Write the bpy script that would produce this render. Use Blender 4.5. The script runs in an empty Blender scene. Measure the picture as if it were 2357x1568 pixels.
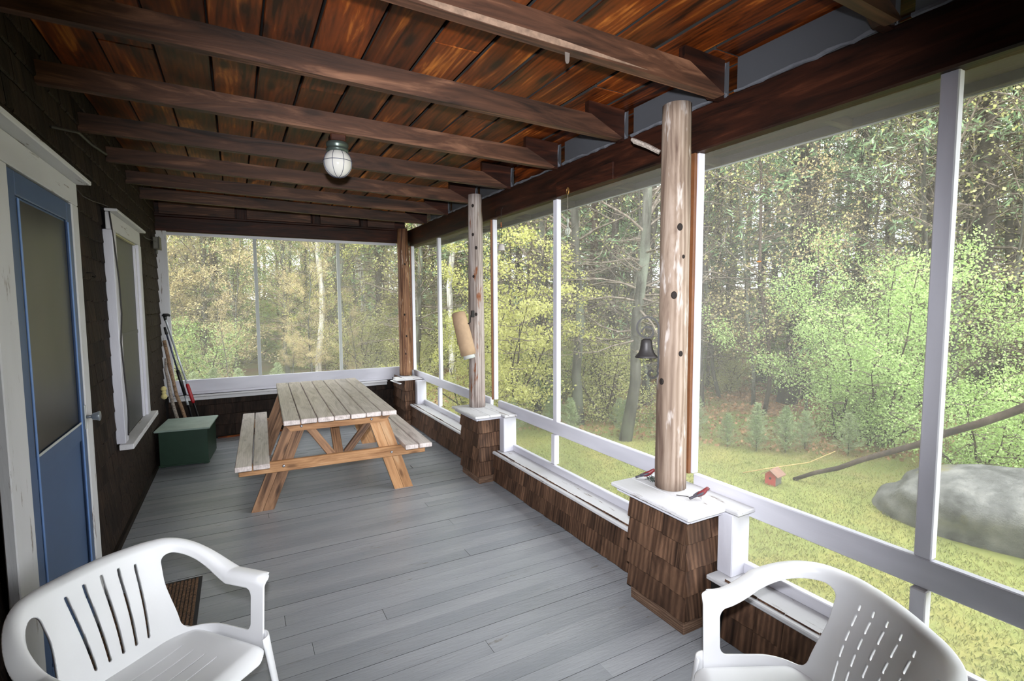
import bpy, bmesh, math, random
import numpy as np
from mathutils import Matrix, Vector, noise
R = random.Random(7)
COL = bpy.context.scene.collection
sc = bpy.context.scene
PI = math.pi

# ------------------------------------------------------------------ camera, sky, flash, exposure
YAW, PIT, ROL, FPX = -0.4988, -0.07619, -0.005766, 1164.83
CAM = Vector((0.7598, 0.0, 1.6697))
cy_, sy_ = math.cos(YAW), math.sin(YAW)
FWD = Vector((-sy_ * math.cos(PIT), cy_ * math.cos(PIT), math.sin(PIT)))
RT = Vector((cy_, sy_, 0)); UP = RT.cross(FWD)
R2 = RT * math.cos(ROL) + UP * math.sin(ROL); U2 = UP * math.cos(ROL) - RT * math.sin(ROL)
cam = bpy.data.cameras.new('camera'); cam_o = bpy.data.objects.new('camera', cam); COL.objects.link(cam_o)
cam.sensor_width = 36; cam.lens = FPX / 2357 * 36; cam.clip_start = 0.02; cam.clip_end = 400
cam_o.matrix_world = Matrix(((R2.x, U2.x, -FWD.x, CAM.x), (R2.y, U2.y, -FWD.y, CAM.y), (R2.z, U2.z, -FWD.z, CAM.z), (0, 0, 0, 1)))
sc.camera = cam_o
world = bpy.data.worlds.new('overcast_sky'); sc.world = world; world.use_nodes = True
bg = world.node_tree.nodes['Background']
bg.inputs[0].default_value = (0.93, 0.97, 1.0, 1); bg.inputs[1].default_value = 8.0
# the photographer's flash, just above the lens
fl = bpy.data.lights.new('camera_flash', 'SPOT'); fl.energy = 800; fl.color = (0.93, 0.95, 1.0)
fl.spot_size = math.radians(94); fl.spot_blend = 1.0; fl.shadow_soft_size = 0.03
fo = bpy.data.objects.new('camera_flash', fl); COL.objects.link(fo)
fo.matrix_world = Matrix.Translation(Vector((0, 0, 0.15))) @ cam_o.matrix_world
sc.view_settings.view_transform = 'Standard'; sc.view_settings.look = 'None'
sc.view_settings.exposure = 0.0; sc.view_settings.gamma = 1.0; sc.view_settings.use_curve_mapping = False
try:
    sc.cycles.use_denoising = True
    sc.cycles.max_bounces = 6; sc.cycles.transparent_max_bounces = 12
    sc.cycles.sample_clamp_indirect = 6
except Exception: pass

# ------------------------------------------------------------------ materials
def S(h):
    c = [int(h[i:i + 2], 16) / 255 for i in (0, 2, 4)]
    return tuple((x / 12.92 if x <= .04045 else ((x + .055) / 1.055) ** 2.4) for x in c) + (1,)
class NT:
    def __init__(s, name):
        s.m = bpy.data.materials.new(name); s.m.use_nodes = True; s.t = s.m.node_tree
        s.b = s.t.nodes['Principled BSDF']
    def n(s, typ, **k):
        o = s.t.nodes.new(typ)
        for a, v in k.items():
            if a in o.inputs: o.inputs[a].default_value = v
            else: setattr(o, a, v)
        return o
    def l(s, a, b): s.t.links.new(a, b)
    def coords(s, scale, rnd=True):
        tc = s.n('ShaderNodeTexCoord'); oi = s.n('ShaderNodeObjectInfo')
        mp = s.n('ShaderNodeMapping'); mp.inputs['Scale'].default_value = scale
        if rnd:
            mu = s.n('ShaderNodeMath', operation='MULTIPLY'); mu.inputs[1].default_value = 61.0
            s.l(oi.outputs['Random'], mu.inputs[0])
            s.l(mu.outputs[0], mp.inputs['Location'])
        s.l(tc.outputs['Object'], mp.inputs['Vector'])
        return mp.outputs[0], oi.outputs['Random']
    def ramp(s, fac, cols):
        r = s.n('ShaderNodeValToRGB'); e = r.color_ramp.elements
        while len(e) < len(cols): e.new(0.5)
        for i, (p, c) in enumerate(cols): e[i].position = p; e[i].color = c if len(c) == 4 else tuple(c) + (1,)
        s.l(fac, r.inputs[0]); return r.outputs[0]
    def mix(s, f, a, b, mode='MIX'):
        m = s.n('ShaderNodeMix', data_type='RGBA', blend_type=mode)
        for i, v in ((0, f), (6, a), (7, b)):
            if hasattr(v, 'is_linked') or hasattr(v, 'links'): s.l(v, m.inputs[i])
            else: m.inputs[i].default_value = v
        return m.outputs[2]
    def bump(s, h, st, d=0.01):
        b = s.n('ShaderNodeBump'); b.inputs['Strength'].default_value = st; b.inputs['Distance'].default_value = d
        s.l(h, b.inputs['Height']); s.l(b.outputs[0], s.b.inputs['Normal'])

def wood(name, dark, mid, light, rough=.6, gs=1.0, knots=.5, var=.25, bump=.4, patches=None, spec=.4, wave=.16, fine=.12, broad=0, krad=.13):
    """stained / weathered timber; the grain runs along local X"""
    t = NT(name)
    v, rnd = t.coords((1.1 * gs, 9 * gs, 9 * gs))
    n1 = t.n('ShaderNodeTexNoise', Scale=1.6, Detail=5, Roughness=.62, Distortion=1.2); t.l(v, n1.inputs['Vector'])
    v2, _ = t.coords((3 * gs, 120 * gs, 120 * gs))
    n2 = t.n('ShaderNodeTexNoise', Scale=1.0, Detail=3, Roughness=.7); t.l(v2, n2.inputs['Vector'])
    vw, _ = t.coords((.9 * gs, 7 * gs, 7 * gs))
    wv = t.n('ShaderNodeTexWave', Scale=2.4, Distortion=5.5, Detail=2); wv.bands_direction = 'Y'
    wv.inputs['Detail Scale'].default_value = .8
    t.l(vw, wv.inputs['Vector'])
    a = t.n('ShaderNodeMath', operation='MULTIPLY'); t.l(wv.outputs[1], a.inputs[0]); a.inputs[1].default_value = wave
    b = t.n('ShaderNodeMath', operation='MULTIPLY_ADD'); t.l(n1.outputs[0], b.inputs[0]); b.inputs[1].default_value = .9; t.l(a.outputs[0], b.inputs[2])
    c = t.n('ShaderNodeMath', operation='MULTIPLY_ADD'); t.l(n2.outputs[0], c.inputs[0]); c.inputs[1].default_value = fine; t.l(b.outputs[0], c.inputs[2])
    if broad:
        vb, _ = t.coords((1.2, 4.5, 4.5)); nb = t.n('ShaderNodeTexNoise', Scale=1.0, Detail=3, Distortion=1.0); t.l(vb, nb.inputs['Vector'])
        c2 = t.n('ShaderNodeMath', operation='MULTIPLY_ADD'); t.l(nb.outputs[0], c2.inputs[0]); c2.inputs[1].default_value = broad
        c3 = t.n('ShaderNodeMath', operation='SUBTRACT'); t.l(c.outputs[0], c3.inputs[0]); c3.inputs[1].default_value = broad * .5; t.l(c3.outputs[0], c2.inputs[2]); c = c2
    col = t.ramp(c.outputs[0], [(.36, dark), (.60, mid), (.86, light)])
    if knots:
        vk, _ = t.coords((1.5, 4.5, 4.5))
        sx = t.n('ShaderNodeSeparateXYZ'); t.l(vk, sx.inputs[0]); yz = t.n('ShaderNodeMath', operation='ADD'); t.l(sx.outputs[1], yz.inputs[0]); t.l(sx.outputs[2], yz.inputs[1])
        cb = t.n('ShaderNodeCombineXYZ'); t.l(sx.outputs[0], cb.inputs[0]); t.l(yz.outputs[0], cb.inputs[1])
        vo = t.n('ShaderNodeTexVoronoi', Scale=1.0, Randomness=1.0, voronoi_dimensions='2D'); t.l(cb.outputs[0], vo.inputs['Vector'])
        kf = t.ramp(vo.outputs['Distance'], [(krad * .35, (1, 1, 1, 1)), (krad, (0, 0, 0, 1))])
        kd = t.mix(.5, dark, (0.01, .006, .004, 1))
        km = t.n('ShaderNodeMath', operation='MULTIPLY'); t.l(kf, km.inputs[0]); km.inputs[1].default_value = knots
        col = t.mix(km.outputs[0], col, kd)
    if patches:
        vp, _ = t.coords((2.2, 12, 12))
        np_ = t.n('ShaderNodeTexNoise', Scale=1.3, Detail=4, Roughness=.65); t.l(vp, np_.inputs['Vector'])
        pf = t.ramp(np_.outputs[0], [(patches[1], (0, 0, 0, 1)), (patches[1] + .07, (1, 1, 1, 1))])
        col = t.mix(pf, col, patches[0])
    mr = t.n('ShaderNodeMapRange'); mr.inputs['To Min'].default_value = 1 - var; mr.inputs['To Max'].default_value = 1 + var
    t.l(rnd, mr.inputs[0])
    hs = t.n('ShaderNodeHueSaturation'); t.l(col, hs.inputs['Color']); t.l(mr.outputs[0], hs.inputs['Value'])
    t.l(hs.outputs[0], t.b.inputs['Base Color'])
    t.b.inputs['Roughness'].default_value = rough; t.b.inputs['Specular IOR Level'].default_value = spec
    t.bump(c.outputs[0], bump, .006)
    return t.m

def paint(name, base, wear, rough=.5, wear_at=.62, scale=(2, 14, 14), var=.04, bump=.25, spec=.5, low=None, fine=60):
    t = NT(name)
    v, rnd = t.coords(scale)
    n1 = t.n('ShaderNodeTexNoise', Scale=1.5, Detail=8, Roughness=.7); t.l(v, n1.inputs['Vector'])
    f = t.ramp(n1.outputs[0], [(wear_at, (0, 0, 0, 1)), (wear_at + .06, (1, 1, 1, 1))])
    v2, _ = t.coords((.8, 3, 3))
    n2 = t.n('ShaderNodeTexNoise', Scale=1.2, Detail=3); t.l(v2, n2.inputs['Vector'])
    c0 = t.ramp(n2.outputs[0], [(.35, low or tuple(x * .86 for x in base[:3]) + (1,)), (.65, base)])
    col = t.mix(f, c0, wear)
    mr = t.n('ShaderNodeMapRange'); mr.inputs['To Min'].default_value = 1 - var; mr.inputs['To Max'].default_value = 1 + var
    t.l(rnd, mr.inputs[0])
    hs = t.n('ShaderNodeHueSaturation'); t.l(col, hs.inputs['Color']); t.l(mr.outputs[0], hs.inputs['Value'])
    t.l(hs.outputs[0], t.b.inputs['Base Color'])
    t.b.inputs['Roughness'].default_value = rough; t.b.inputs['Specular IOR Level'].default_value = spec
    v3, _ = t.coords((fine * .15, fine, fine))
    n3 = t.n('ShaderNodeTexNoise', Scale=1.0, Detail=4, Roughness=.6); t.l(v3, n3.inputs['Vector'])
    t.bump(n3.outputs[0], bump, .004)
    return t.m

def plain(name, col, rough=.5, metal=0, noise_amt=0, nscale=8, bump=0, spec=.5):
    t = NT(name)
    if noise_amt:
        v, _ = t.coords((nscale,) * 3)
        n1 = t.n('ShaderNodeTexNoise', Scale=1, Detail=5, Roughness=.65); t.l(v, n1.inputs['Vector'])
        d = tuple(x * (1 - noise_amt) for x in col[:3]) + (1,)
        l = tuple(min(1, x * (1 + noise_amt)) for x in col[:3]) + (1,)
        t.l(t.ramp(n1.outputs[0], [(.3, d), (.7, l)]), t.b.inputs['Base Color'])
        if bump: t.bump(n1.outputs[0], bump, .02)
    else: t.b.inputs['Base Color'].default_value = col
    t.b.inputs['Roughness'].default_value = rough; t.b.inputs['Metallic'].default_value = metal
    t.b.inputs['Specular IOR Level'].default_value = spec
    return t.m

def leaf(name, cols, trans=.35):
    """small leaves: colour varies from clump to clump and from plant to plant"""
    t = NT(name)
    ge = t.n('ShaderNodeNewGeometry')
    n1 = t.n('ShaderNodeTexNoise', Scale=2.3, Detail=2); t.l(ge.outputs['Position'], n1.inputs['Vector'])
    oi = t.n('ShaderNodeObjectInfo')
    ad = t.n('ShaderNodeMath', operation='MULTIPLY_ADD'); t.l(ge.outputs['Random Per Island'], ad.inputs[0]); ad.inputs[1].default_value = .45
    t.l(n1.outputs[0], ad.inputs[2])
    a2 = t.n('ShaderNodeMath', operation='MULTIPLY_ADD'); t.l(oi.outputs['Random'], a2.inputs[0]); a2.inputs[1].default_value = .3; t.l(ad.outputs[0], a2.inputs[2])
    k = len(cols); col = t.ramp(a2.outputs[0], [(.35 + .75 * i / (k - 1), c) for i, c in enumerate(cols)])
    t.t.nodes.remove(t.b)
    di = t.n('ShaderNodeBsdfDiffuse'); tr = t.n('ShaderNodeBsdfTranslucent'); mx = t.n('ShaderNodeMixShader'); mx.inputs[0].default_value = trans
    t.l(col, di.inputs[0]); t.l(col, tr.inputs[0]); t.l(di.outputs[0], mx.inputs[1]); t.l(tr.outputs[0], mx.inputs[2])
    t.l(mx.outputs[0], t.t.nodes['Material Output'].inputs[0])
    return t.m

def mesh_screen(name, col, cover):
    t = NT(name); t.t.nodes.remove(t.b)
    di = t.n('ShaderNodeBsdfDiffuse'); di.inputs[0].default_value = col
    tl = t.n('ShaderNodeBsdfTranslucent'); tl.inputs[0].default_value = col
    m0 = t.n('ShaderNodeMixShader'); m0.inputs[0].default_value = .4
    t.l(di.outputs[0], m0.inputs[1]); t.l(tl.outputs[0], m0.inputs[2])
    tp = t.n('ShaderNodeBsdfTransparent'); mx = t.n('ShaderNodeMixShader')
    v, _ = t.coords((1.1, 1.1, 1.1))
    n1 = t.n('ShaderNodeTexNoise', Scale=1.0, Detail=2); t.l(v, n1.inputs['Vector'])
    mr = t.n('ShaderNodeMapRange'); mr.inputs['To Min'].default_value = cover * .8; mr.inputs['To Max'].default_value = cover * 1.2
    t.l(n1.outputs[0], mr.inputs[0]); t.l(mr.outputs[0], mx.inputs[0])
    t.l(tp.outputs[0], mx.inputs[1]); t.l(m0.outputs[0], mx.inputs[2])
    t.l(mx.outputs[0], t.t.nodes['Material Output'].inputs[0]); return t.m

M = {}
M['board'] = wood('stained_pine_boards', S('2a1207'), S('733511'), S('dc8638'), .42, .75, .9, .35, .15, spec=.25, wave=.06, fine=.07, broad=.42, krad=.15)
M['rafter'] = wood('rafter_timber', S('1f120c'), S('4c3022'), S('8c634b'), .62, .8, .7, .14, .4, wave=.08, broad=.3)
M['beam'] = wood('dark_beam', S('140a07'), S('34190f'), S('5e3320'), .55, .9, .5, .12, .4, spec=.25, wave=.05, broad=.2)
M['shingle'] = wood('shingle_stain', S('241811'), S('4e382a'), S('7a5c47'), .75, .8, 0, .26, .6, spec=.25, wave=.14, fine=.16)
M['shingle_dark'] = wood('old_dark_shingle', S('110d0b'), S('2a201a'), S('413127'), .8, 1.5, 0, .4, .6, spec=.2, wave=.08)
M['base'] = wood('baseboard_wood', S('3a2a20'), S('6a5140'), S('957a64'), .8, 1.5, .2, .2, .5)
M['log'] = wood('weathered_log', S('564339'), S('877566'), S('a8988b'), .8, .8, 0, .08, 1.0, patches=(S('b0a69f'), .57))
M['log_brown'] = wood('brown_log', S('2f1b12'), S('6b462f'), S('a5815f'), .7, .8, 0, .08, 1.0, patches=(S('b7a597'), .60))
M['log_grey'] = wood('grey_log', S('6a5d56'), S('a0948d'), S('c2b9b4'), .85, .8, 0, .05, 1.0, patches=(S('7c4a2c'), .60))
M['knot'] = plain('knot_hole', S('1b110c'), .8)
M['table_top'] = wood('greyed_table_boards', S('a89c96'), S('d6cac5'), S('ece3df'), .32, 1.2, .5, .08, .25, wave=.06, fine=.14, krad=.07)
M['table_wood'] = wood('table_pine', S('8a5f3c'), S('bb8d62'), S('d3b48f'), .55, 1.0, .8, .1, .3, wave=.07, fine=.08, krad=.09)
M['table_worn'] = wood('table_weathered_pine', S('4a3324'), S('9a7456'), S('c6a585'), .6, .9, .8, .1, .4, wave=.07, fine=.08, broad=.3, krad=.10)
M['white'] = paint('white_paint', S('d9d8e0'), S('968f8a'), .5, .68, low=S('b9b8c1'))
M['white_worn'] = paint('flaking_white_paint', S('d3d2d4'), S('776a60'), .6, .60)
M['floor'] = paint('grey_porch_paint', S('a0a2a6'), S('7e7b77'), .24, .64, (3, 14, 14), .03, .7, .5, low=S('8e9196'), fine=90)
M['subfloor'] = plain('floor_gap', S('262523'), .9)
M['blue'] = plain('blue_door_paint', S('485c7c'), .45, 0, .08, 3)
M['blue_light'] = plain('blue_door_edge', S('6585b8'), .4)
M['glass_dark'] = plain('dark_window_screen', S('3a3b3c'), .45, 0, .12, 30)
def curtain_mat():
    t = NT('curtain_behind_glass'); v, _ = t.coords((1, 22, 1.4), False)
    n1 = t.n('ShaderNodeTexNoise', Scale=1, Detail=3); t.l(v, n1.inputs['Vector'])
    t.l(t.ramp(n1.outputs[0], [(.35, S('242424')), (.7, S('474440'))]), t.b.inputs['Base Color']); t.b.inputs['Roughness'].default_value = .35
    return t.m
M['curtain'] = curtain_mat()
M['plastic'] = plain('white_plastic', S('fafafc'), .35, spec=.5)
M['green'] = plain('green_box_paint', S('1f3a2a'), .5, 0, .2, 5)
M['green_lid'] = plain('grey_green_lid', S('8fa196'), .45, 0, .16, 6)  # lid coloured much paler than the chest body
M['steel'] = plain('steel', S('c5cad0'), .3, .35)
M['zinc'] = plain('zinc_bolt', S('c5c8cf'), .3, .9)
M['black'] = plain('black_plastic', S('121214'), .4)
M['red'] = plain('red_plastic', S('a3121f'), .4)
M['iron'] = plain('rusty_black_iron', S('1a1614'), .5, 0, .3, 30, spec=.3)
M['iron_bell'] = plain('dark_cast_iron', S('3a3737'), .5, .3, .25, 20)
M['globe'] = plain('opal_glass', S('c9c6c0'), .12, 0)
M['lamp_base'] = plain('grey_green_metal', S('56605a'), .35, .6, .15, 12)
M['cage'] = plain('cage_wire', S('4a4f66'), .4, .6)
M['mat'] = plain('brown_mat_fibre', S('5c4430'), .9, 0, .5, 60)
M['rubber'] = plain('dark_rubber', S('2b2a2b'), .7)
M['tan'] = plain('tan_roll', S('ad9174'), .8, 0, .12, 14)
M['card'] = plain('pale_card', S('b9bcb9'), .7)
M['stick'] = wood('stick_bark', S('4d3a2c'), S('8b6e55'), S('b0967c'), .8, 3, 0, .1, .8)
M['stick_grey'] = wood('grey_stick', S('554c45'), S('8c8178'), S('b5aaa0'), .8, 3, 0, .1, .8)
M['sponge'] = plain('yellow_sponge', S('cfc186'), .9, 0, .2, 40)
M['bird_red'] = plain('bird_red_paint', S('74282c'), .45, 0, .25, 40)
M['bird_dark'] = plain('bird_dark_paint', S('44414a'), .5, 0, .2, 50)
M['box_grey'] = plain('weathered_junction_box', S('6a675f'), .6, .3, .2, 20)
M['cable'] = plain('dark_cable', S('2c2826'), .6)
M['mortar'] = plain('dark_wall_backing', S('0d0a08'), .9)
M['screen'] = mesh_screen('insect_screen', (.34, .335, .31, 1), .29)
M['screen_far'] = mesh_screen('far_insect_screen', (.42, .41, .38, 1), .33)  # far-end mesh, a paler and denser veil than the side screens
M['screen_dark'] = mesh_screen('grey_vent_screen', (.13, .135, .15, 1), .8)
M['mesh_edge'] = plain('folded_screen_edge', S('5e6066'), .7, 0, .2, 20)
M['soffit'] = wood('eave_boards', S('1c1612'), S('3a2e26'), S('554536'), .7, 1, 0, .1, .4)
M['fascia'] = plain('fascia_edge', S('3a322c'), .7, 0, .15, 8)
M['porcelain'] = plain('pale_ceramic', S('b9b2ae'), .4)
M['bead'] = plain('amber_bead', S('b3622c'), .3)
M['brass'] = plain('brass_ring', S('c49a5c'), .35, .8)
M['gum'] = plain('frosted_glass', S('b9bdb0'), .3)
def bark(name, a, b, c, s=1, moss=None):
    t = NT(name); v, _ = t.coords((14 * s, 14 * s, 2.2 * s))
    n1 = t.n('ShaderNodeTexNoise', Scale=1, Detail=5, Roughness=.7); t.l(v, n1.inputs['Vector'])
    col = t.ramp(n1.outputs[0], [(.35, a), (.52, b), (.68, c)])
    if moss:
        v2, _ = t.coords((3, 3, 1.2)); n2 = t.n('ShaderNodeTexNoise', Scale=1, Detail=4); t.l(v2, n2.inputs['Vector'])
        col = t.mix(t.ramp(n2.outputs[0], [(.48, (0, 0, 0, 1)), (.62, (1, 1, 1, 1))]), col, moss)
    t.l(col, t.b.inputs['Base Color']); t.b.inputs['Roughness'].default_value = .9; t.b.inputs['Specular IOR Level'].default_value = .1
    t.bump(n1.outputs[0], .6, .02); return t.m
M['bark_pine'] = bark('pine_bark', S('231f1c'), S('3d3732'), S('5c564f'))
M['bark_grey'] = bark('lichened_bark', S('2e2c27'), S('4c4a43'), S('6b6961'), 1, S('6c7063'))
M['bark_birch'] = bark('birch_bark', S('6f6a62'), S('c9c5bb'), S('e2dfd6'), 1)
M['bark_brown'] = bark('brown_bark', S('2b2521'), S('483d36'), S('665b52'))
M['twig'] = bark('twig_bark', S('524840'), S('776c61'), S('978e82'), 1)
M['leaf_yel'] = leaf('yellow_green_leaf', [S('7d8452'), S('a5a866'), S('c2c184')])
M['leaf_lime'] = leaf('lime_spring_leaf', [S('8b9052'), S('b3b466'), S('cccb84')])
M['leaf_green'] = leaf('light_green_leaf', [S('6d8b48'), S('93b062'), S('b2c987')])
M['leaf_rust'] = leaf('rusty_bud_leaf', [S('a8946f'), S('c6b185'), S('d2c594')])
M['needle'] = leaf('pine_needle', [S('5d7853'), S('809d70'), S('a0b890')], .2)
M['needle_soft'] = leaf('sapling_needle', [S('667a4e'), S('86986a'), S('a2b084')], .3)
M['grass'] = leaf('grass_blade', [S('606d3e'), S('7d854f'), S('999764')], .3)
M['rock'] = None
def ground_mat():
    t = NT('lawn_and_leaf_litter')
    ge = t.n('ShaderNodeNewGeometry')
    def nz(s, d=4):
        n = t.n('ShaderNodeTexNoise', Scale=s, Detail=d, Roughness=.65); t.l(ge.outputs['Position'], n.inputs['Vector']); return n.outputs[0]
    lawn = t.ramp(nz(1.1, 6), [(.33, S('6a773f')), (.5, S('85894b')), (.62, S('9a8f50')), (.75, S('8f7c56'))])
    fine = t.ramp(nz(40, 3), [(.3, S('5f6c3c')), (.6, S('979a62'))])
    lawn = t.mix(.45, lawn, fine)
    lit = t.ramp(nz(9, 6), [(.3, S('4a3a2c')), (.5, S('80644c')), (.68, S('a58668'))])
    gr = t.ramp(nz(.5, 3), [(.42, (0, 0, 0, 1)), (.6, (1, 1, 1, 1))])
    lit = t.mix(gr, lit, S('6d7442'))
    sx = t.n('ShaderNodeSeparateXYZ'); t.l(ge.outputs['Position'], sx.inputs[0])
    # distance from the house: forest floor starts beyond the lawn
    ax = t.n('ShaderNodeMath', operation='MULTIPLY_ADD'); t.l(sx.outputs[1], ax.inputs[0]); ax.inputs[1].default_value = .22; t.l(sx.outputs[0], ax.inputs[2])
    w = t.n('ShaderNodeMath', operation='MULTIPLY_ADD'); t.l(nz(.7, 3), w.inputs[0]); w.inputs[1].default_value = 2.4; t.l(ax.outputs[0], w.inputs[2])
    mr = t.n('ShaderNodeMapRange'); mr.inputs['From Min'].default_value = 8.6; mr.inputs['From Max'].default_value = 9.8; t.l(w.outputs[0], mr.inputs[0])
    yb = t.n('ShaderNodeMapRange'); yb.inputs['From Min'].default_value = 9.5; yb.inputs['From Max'].default_value = 11.5; t.l(sx.outputs[1], yb.inputs[0])
    mx = t.n('ShaderNodeMath', operation='MAXIMUM'); t.l(mr.outputs[0], mx.inputs[0]); t.l(yb.outputs[0], mx.inputs[1])
    t.l(t.mix(mx.outputs[0], lawn, lit), t.b.inputs['Base Color'])
    t.b.inputs['Roughness'].default_value = .95; t.b.inputs['Specular IOR Level'].default_value = .1
    t.bump(nz(14, 5), .6, .05); return t.m
M['ground'] = ground_mat()
def rock_mat():
    t = NT('granite_boulder'); v, _ = t.coords((1, 1, 1), False)
    def nz(s, d=5, r=.65):
        n = t.n('ShaderNodeTexNoise', Scale=s, Detail=d, Roughness=r); t.l(v, n.inputs['Vector']); return n.outputs[0]
    c = t.ramp(nz(3.5, 8, .7), [(.33, S('424240')), (.5, S('6c6c69')), (.68, S('8f8e88'))])
    c = t.mix(t.ramp(nz(60, 2), [(.3, (0, 0, 0, 1)), (.42, (1, 1, 1, 1))]), t.mix(.5, c, S('4d4d4b')), c)
    c = t.mix(t.ramp(nz(2.2, 4), [(.60, (0, 0, 0, 1)), (.7, (1, 1, 1, 1))]), c, S('77724c'))
    t.l(c, t.b.inputs['Base Color']); t.b.inputs['Roughness'].default_value = .9; t.b.inputs['Specular IOR Level'].default_value = .2
    t.bump(nz(9, 8, .7), .8, .05); return t.m
M['rock'] = rock_mat()

# ------------------------------------------------------------------ object helpers
W = {}
def tag(o, label=None, cat=None, group=None, kind=None):
    for k, v in (('label', label), ('category', cat), ('group', group), ('kind', kind)):
        if v: o[k] = v
    return o
def place(o, mat, parent):
    W[o] = mat
    COL.objects.link(o)
    if parent is not None:
        o.parent = parent; o.matrix_basis = W[parent].inverted() @ mat
    else: o.matrix_basis = mat
    return o
def empty(name, loc, rz=0, **k):
    o = bpy.data.objects.new(name, None); o.empty_display_size = .05
    place(o, Matrix.Translation(Vector(loc)) @ Matrix.Rotation(rz, 4, 'Z'), None)
    return tag(o, **k)
class MB:
    def __init__(s): s.v = []; s.f = []
    def add(s, vs, fs, T=None):
        b = len(s.v)
        s.v += [tuple(T @ Vector(q)) for q in vs] if T is not None else [tuple(q) for q in vs]
        s.f += [tuple(i + b for i in f) for f in fs]; return s
    def box(s, x0, x1, y0, y1, z0, z1, c=.003, T=None):
        c = min(c, (x1 - x0) / 3, (y1 - y0) / 3, (z1 - z0) / 3)
        lo = (x0, y0, z0); hi = (x1, y1, z1); vs = []; id_ = {}
        for sx in (0, 1):
            for sy in (0, 1):
                for sz in (0, 1):
                    sg = (sx, sy, sz)
                    for a in range(3):
                        p = []
                        for k in range(3):
                            q = hi[k] if sg[k] else lo[k]
                            if k != a: q += -c if sg[k] else c
                            p.append(q)
                        id_[(sg, a)] = len(vs); vs.append(p)
        fs = []
        for a in range(3):
            o1, o2 = [k for k in range(3) if k != a]
            for sd in (0, 1):
                def cr(u, w, a=a, sd=sd, o1=o1, o2=o2):
                    t = [0, 0, 0]; t[a] = sd; t[o1] = u; t[o2] = w; return tuple(t)
                fs.append([id_[(cr(u, w), a)] for u, w in ((0, 0), (1, 0), (1, 1), (0, 1))])
        for a in range(3):
            for b in range(a + 1, 3):
                k = 3 - a - b
                for sa in (0, 1):
                    for sb in (0, 1):
                        def cr(w): t = [0, 0, 0]; t[a] = sa; t[b] = sb; t[k] = w; return tuple(t)
                        fs.append([id_[(cr(0), a)], id_[(cr(0), b)], id_[(cr(1), b)], id_[(cr(1), a)]])
        for sx in (0, 1):
            for sy in (0, 1):
                for sz in (0, 1): fs.append([id_[((sx, sy, sz), a)] for a in range(3)])
        return s.add(vs, fs, T)
    def prism(s, poly, y0, y1, T=None):
        """polygon in local XZ extruded along Y"""
        n = len(poly)
        vs = [(x, y0, z) for x, z in poly] + [(x, y1, z) for x, z in poly]
        fs = [list(range(n)), list(range(2 * n - 1, n - 1, -1))] + [[i, (i + 1) % n, n + (i + 1) % n, n + i] for i in range(n)]
        return s.add(vs, fs, T)
    def tube(s, pts, rad, n=8, cap=True, T=None):
        pts = [Vector(p) for p in pts]
        if not hasattr(rad, '__len__'): rad = [rad] * len(pts)
        vs = []; fs = []; ref = None
        for i, p in enumerate(pts):
            d = (pts[min(i + 1, len(pts) - 1)] - pts[max(i - 1, 0)]).normalized()
            if ref is None: ref = Vector((0, 0, 1)) if abs(d.z) < .9 else Vector((1, 0, 0))
            a = d.cross(ref).normalized(); b = a.cross(d); ref = b
            for k in range(n):
                t = 2 * PI * k / n; vs.append(p + (a * math.cos(t) + b * math.sin(t)) * rad[i])
        for i in range(len(pts) - 1):
            for k in range(n): fs.append([i * n + k, i * n + (k + 1) % n, (i + 1) * n + (k + 1) % n, (i + 1) * n + k])
        if cap: fs += [list(range(n))[::-1], [(len(pts) - 1) * n + k for k in range(n)]]
        return s.add(vs, fs, T)
    def lathe(s, prof, n=24, T=None):
        vs = [(r * math.cos(2 * PI * k / n), r * math.sin(2 * PI * k / n), z) for r, z in prof for k in range(n)]
        fs = [[i * n + k, i * n + (k + 1) % n, (i + 1) * n + (k + 1) % n, (i + 1) * n + k] for i in range(len(prof) - 1) for k in range(n)]
        if prof[0][0] > 1e-4: fs.append(list(range(n))[::-1])
        if prof[-1][0] > 1e-4: fs.append([(len(prof) - 1) * n + k for k in range(n)])
        return s.add(vs, fs, T)
    def ribbon(s, pts, w, th, T=None):
        """strip following a path in local XZ, width w along Y"""
        pts = [Vector((p[0], 0, p[1])) for p in pts]; vs = []
        for i, p in enumerate(pts):
            d = (pts[min(i + 1, len(pts) - 1)] - pts[max(i - 1, 0)]).normalized(); nn = Vector((-d.z, 0, d.x)) * th / 2
            for q in (p + nn, p - nn):
                vs += [(q.x, -w / 2, q.z), (q.x, w / 2, q.z)]
        fs = []
        for i in range(len(pts) - 1):
            a = 4 * i; b = a + 4
            fs += [[a, a + 1, b + 1, b], [a + 2, b + 2, b + 3, a + 3], [a, b, b + 2, a + 2], [a + 1, a + 3, b + 3, b + 1]]
        e = 4 * (len(pts) - 1); fs += [[0, 2, 3, 1], [e, e + 1, e + 3, e + 2]]
        return s.add(vs, fs, T)
    def mesh(s, name, mat, smooth=False, fix=True):
        me = bpy.data.meshes.new(name); me.from_pydata(s.v, [], s.f); me.materials.append(mat)
        if fix:
            bm = bmesh.new(); bm.from_mesh(me); bmesh.ops.recalc_face_normals(bm, faces=bm.faces); bm.to_mesh(me); bm.free()
        if smooth: me.polygons.foreach_set('use_smooth', [True] * len(me.polygons))
        me.update(); return me
    def build(s, name, mat, parent=None, mw=None, smooth=False, **k):
        o = bpy.data.objects.new(name, s.mesh(name, mat, smooth))
        place(o, mw if mw is not None else (W[parent].copy() if parent is not None else Matrix.Identity(4)), parent)
        return tag(o, **k)
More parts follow.
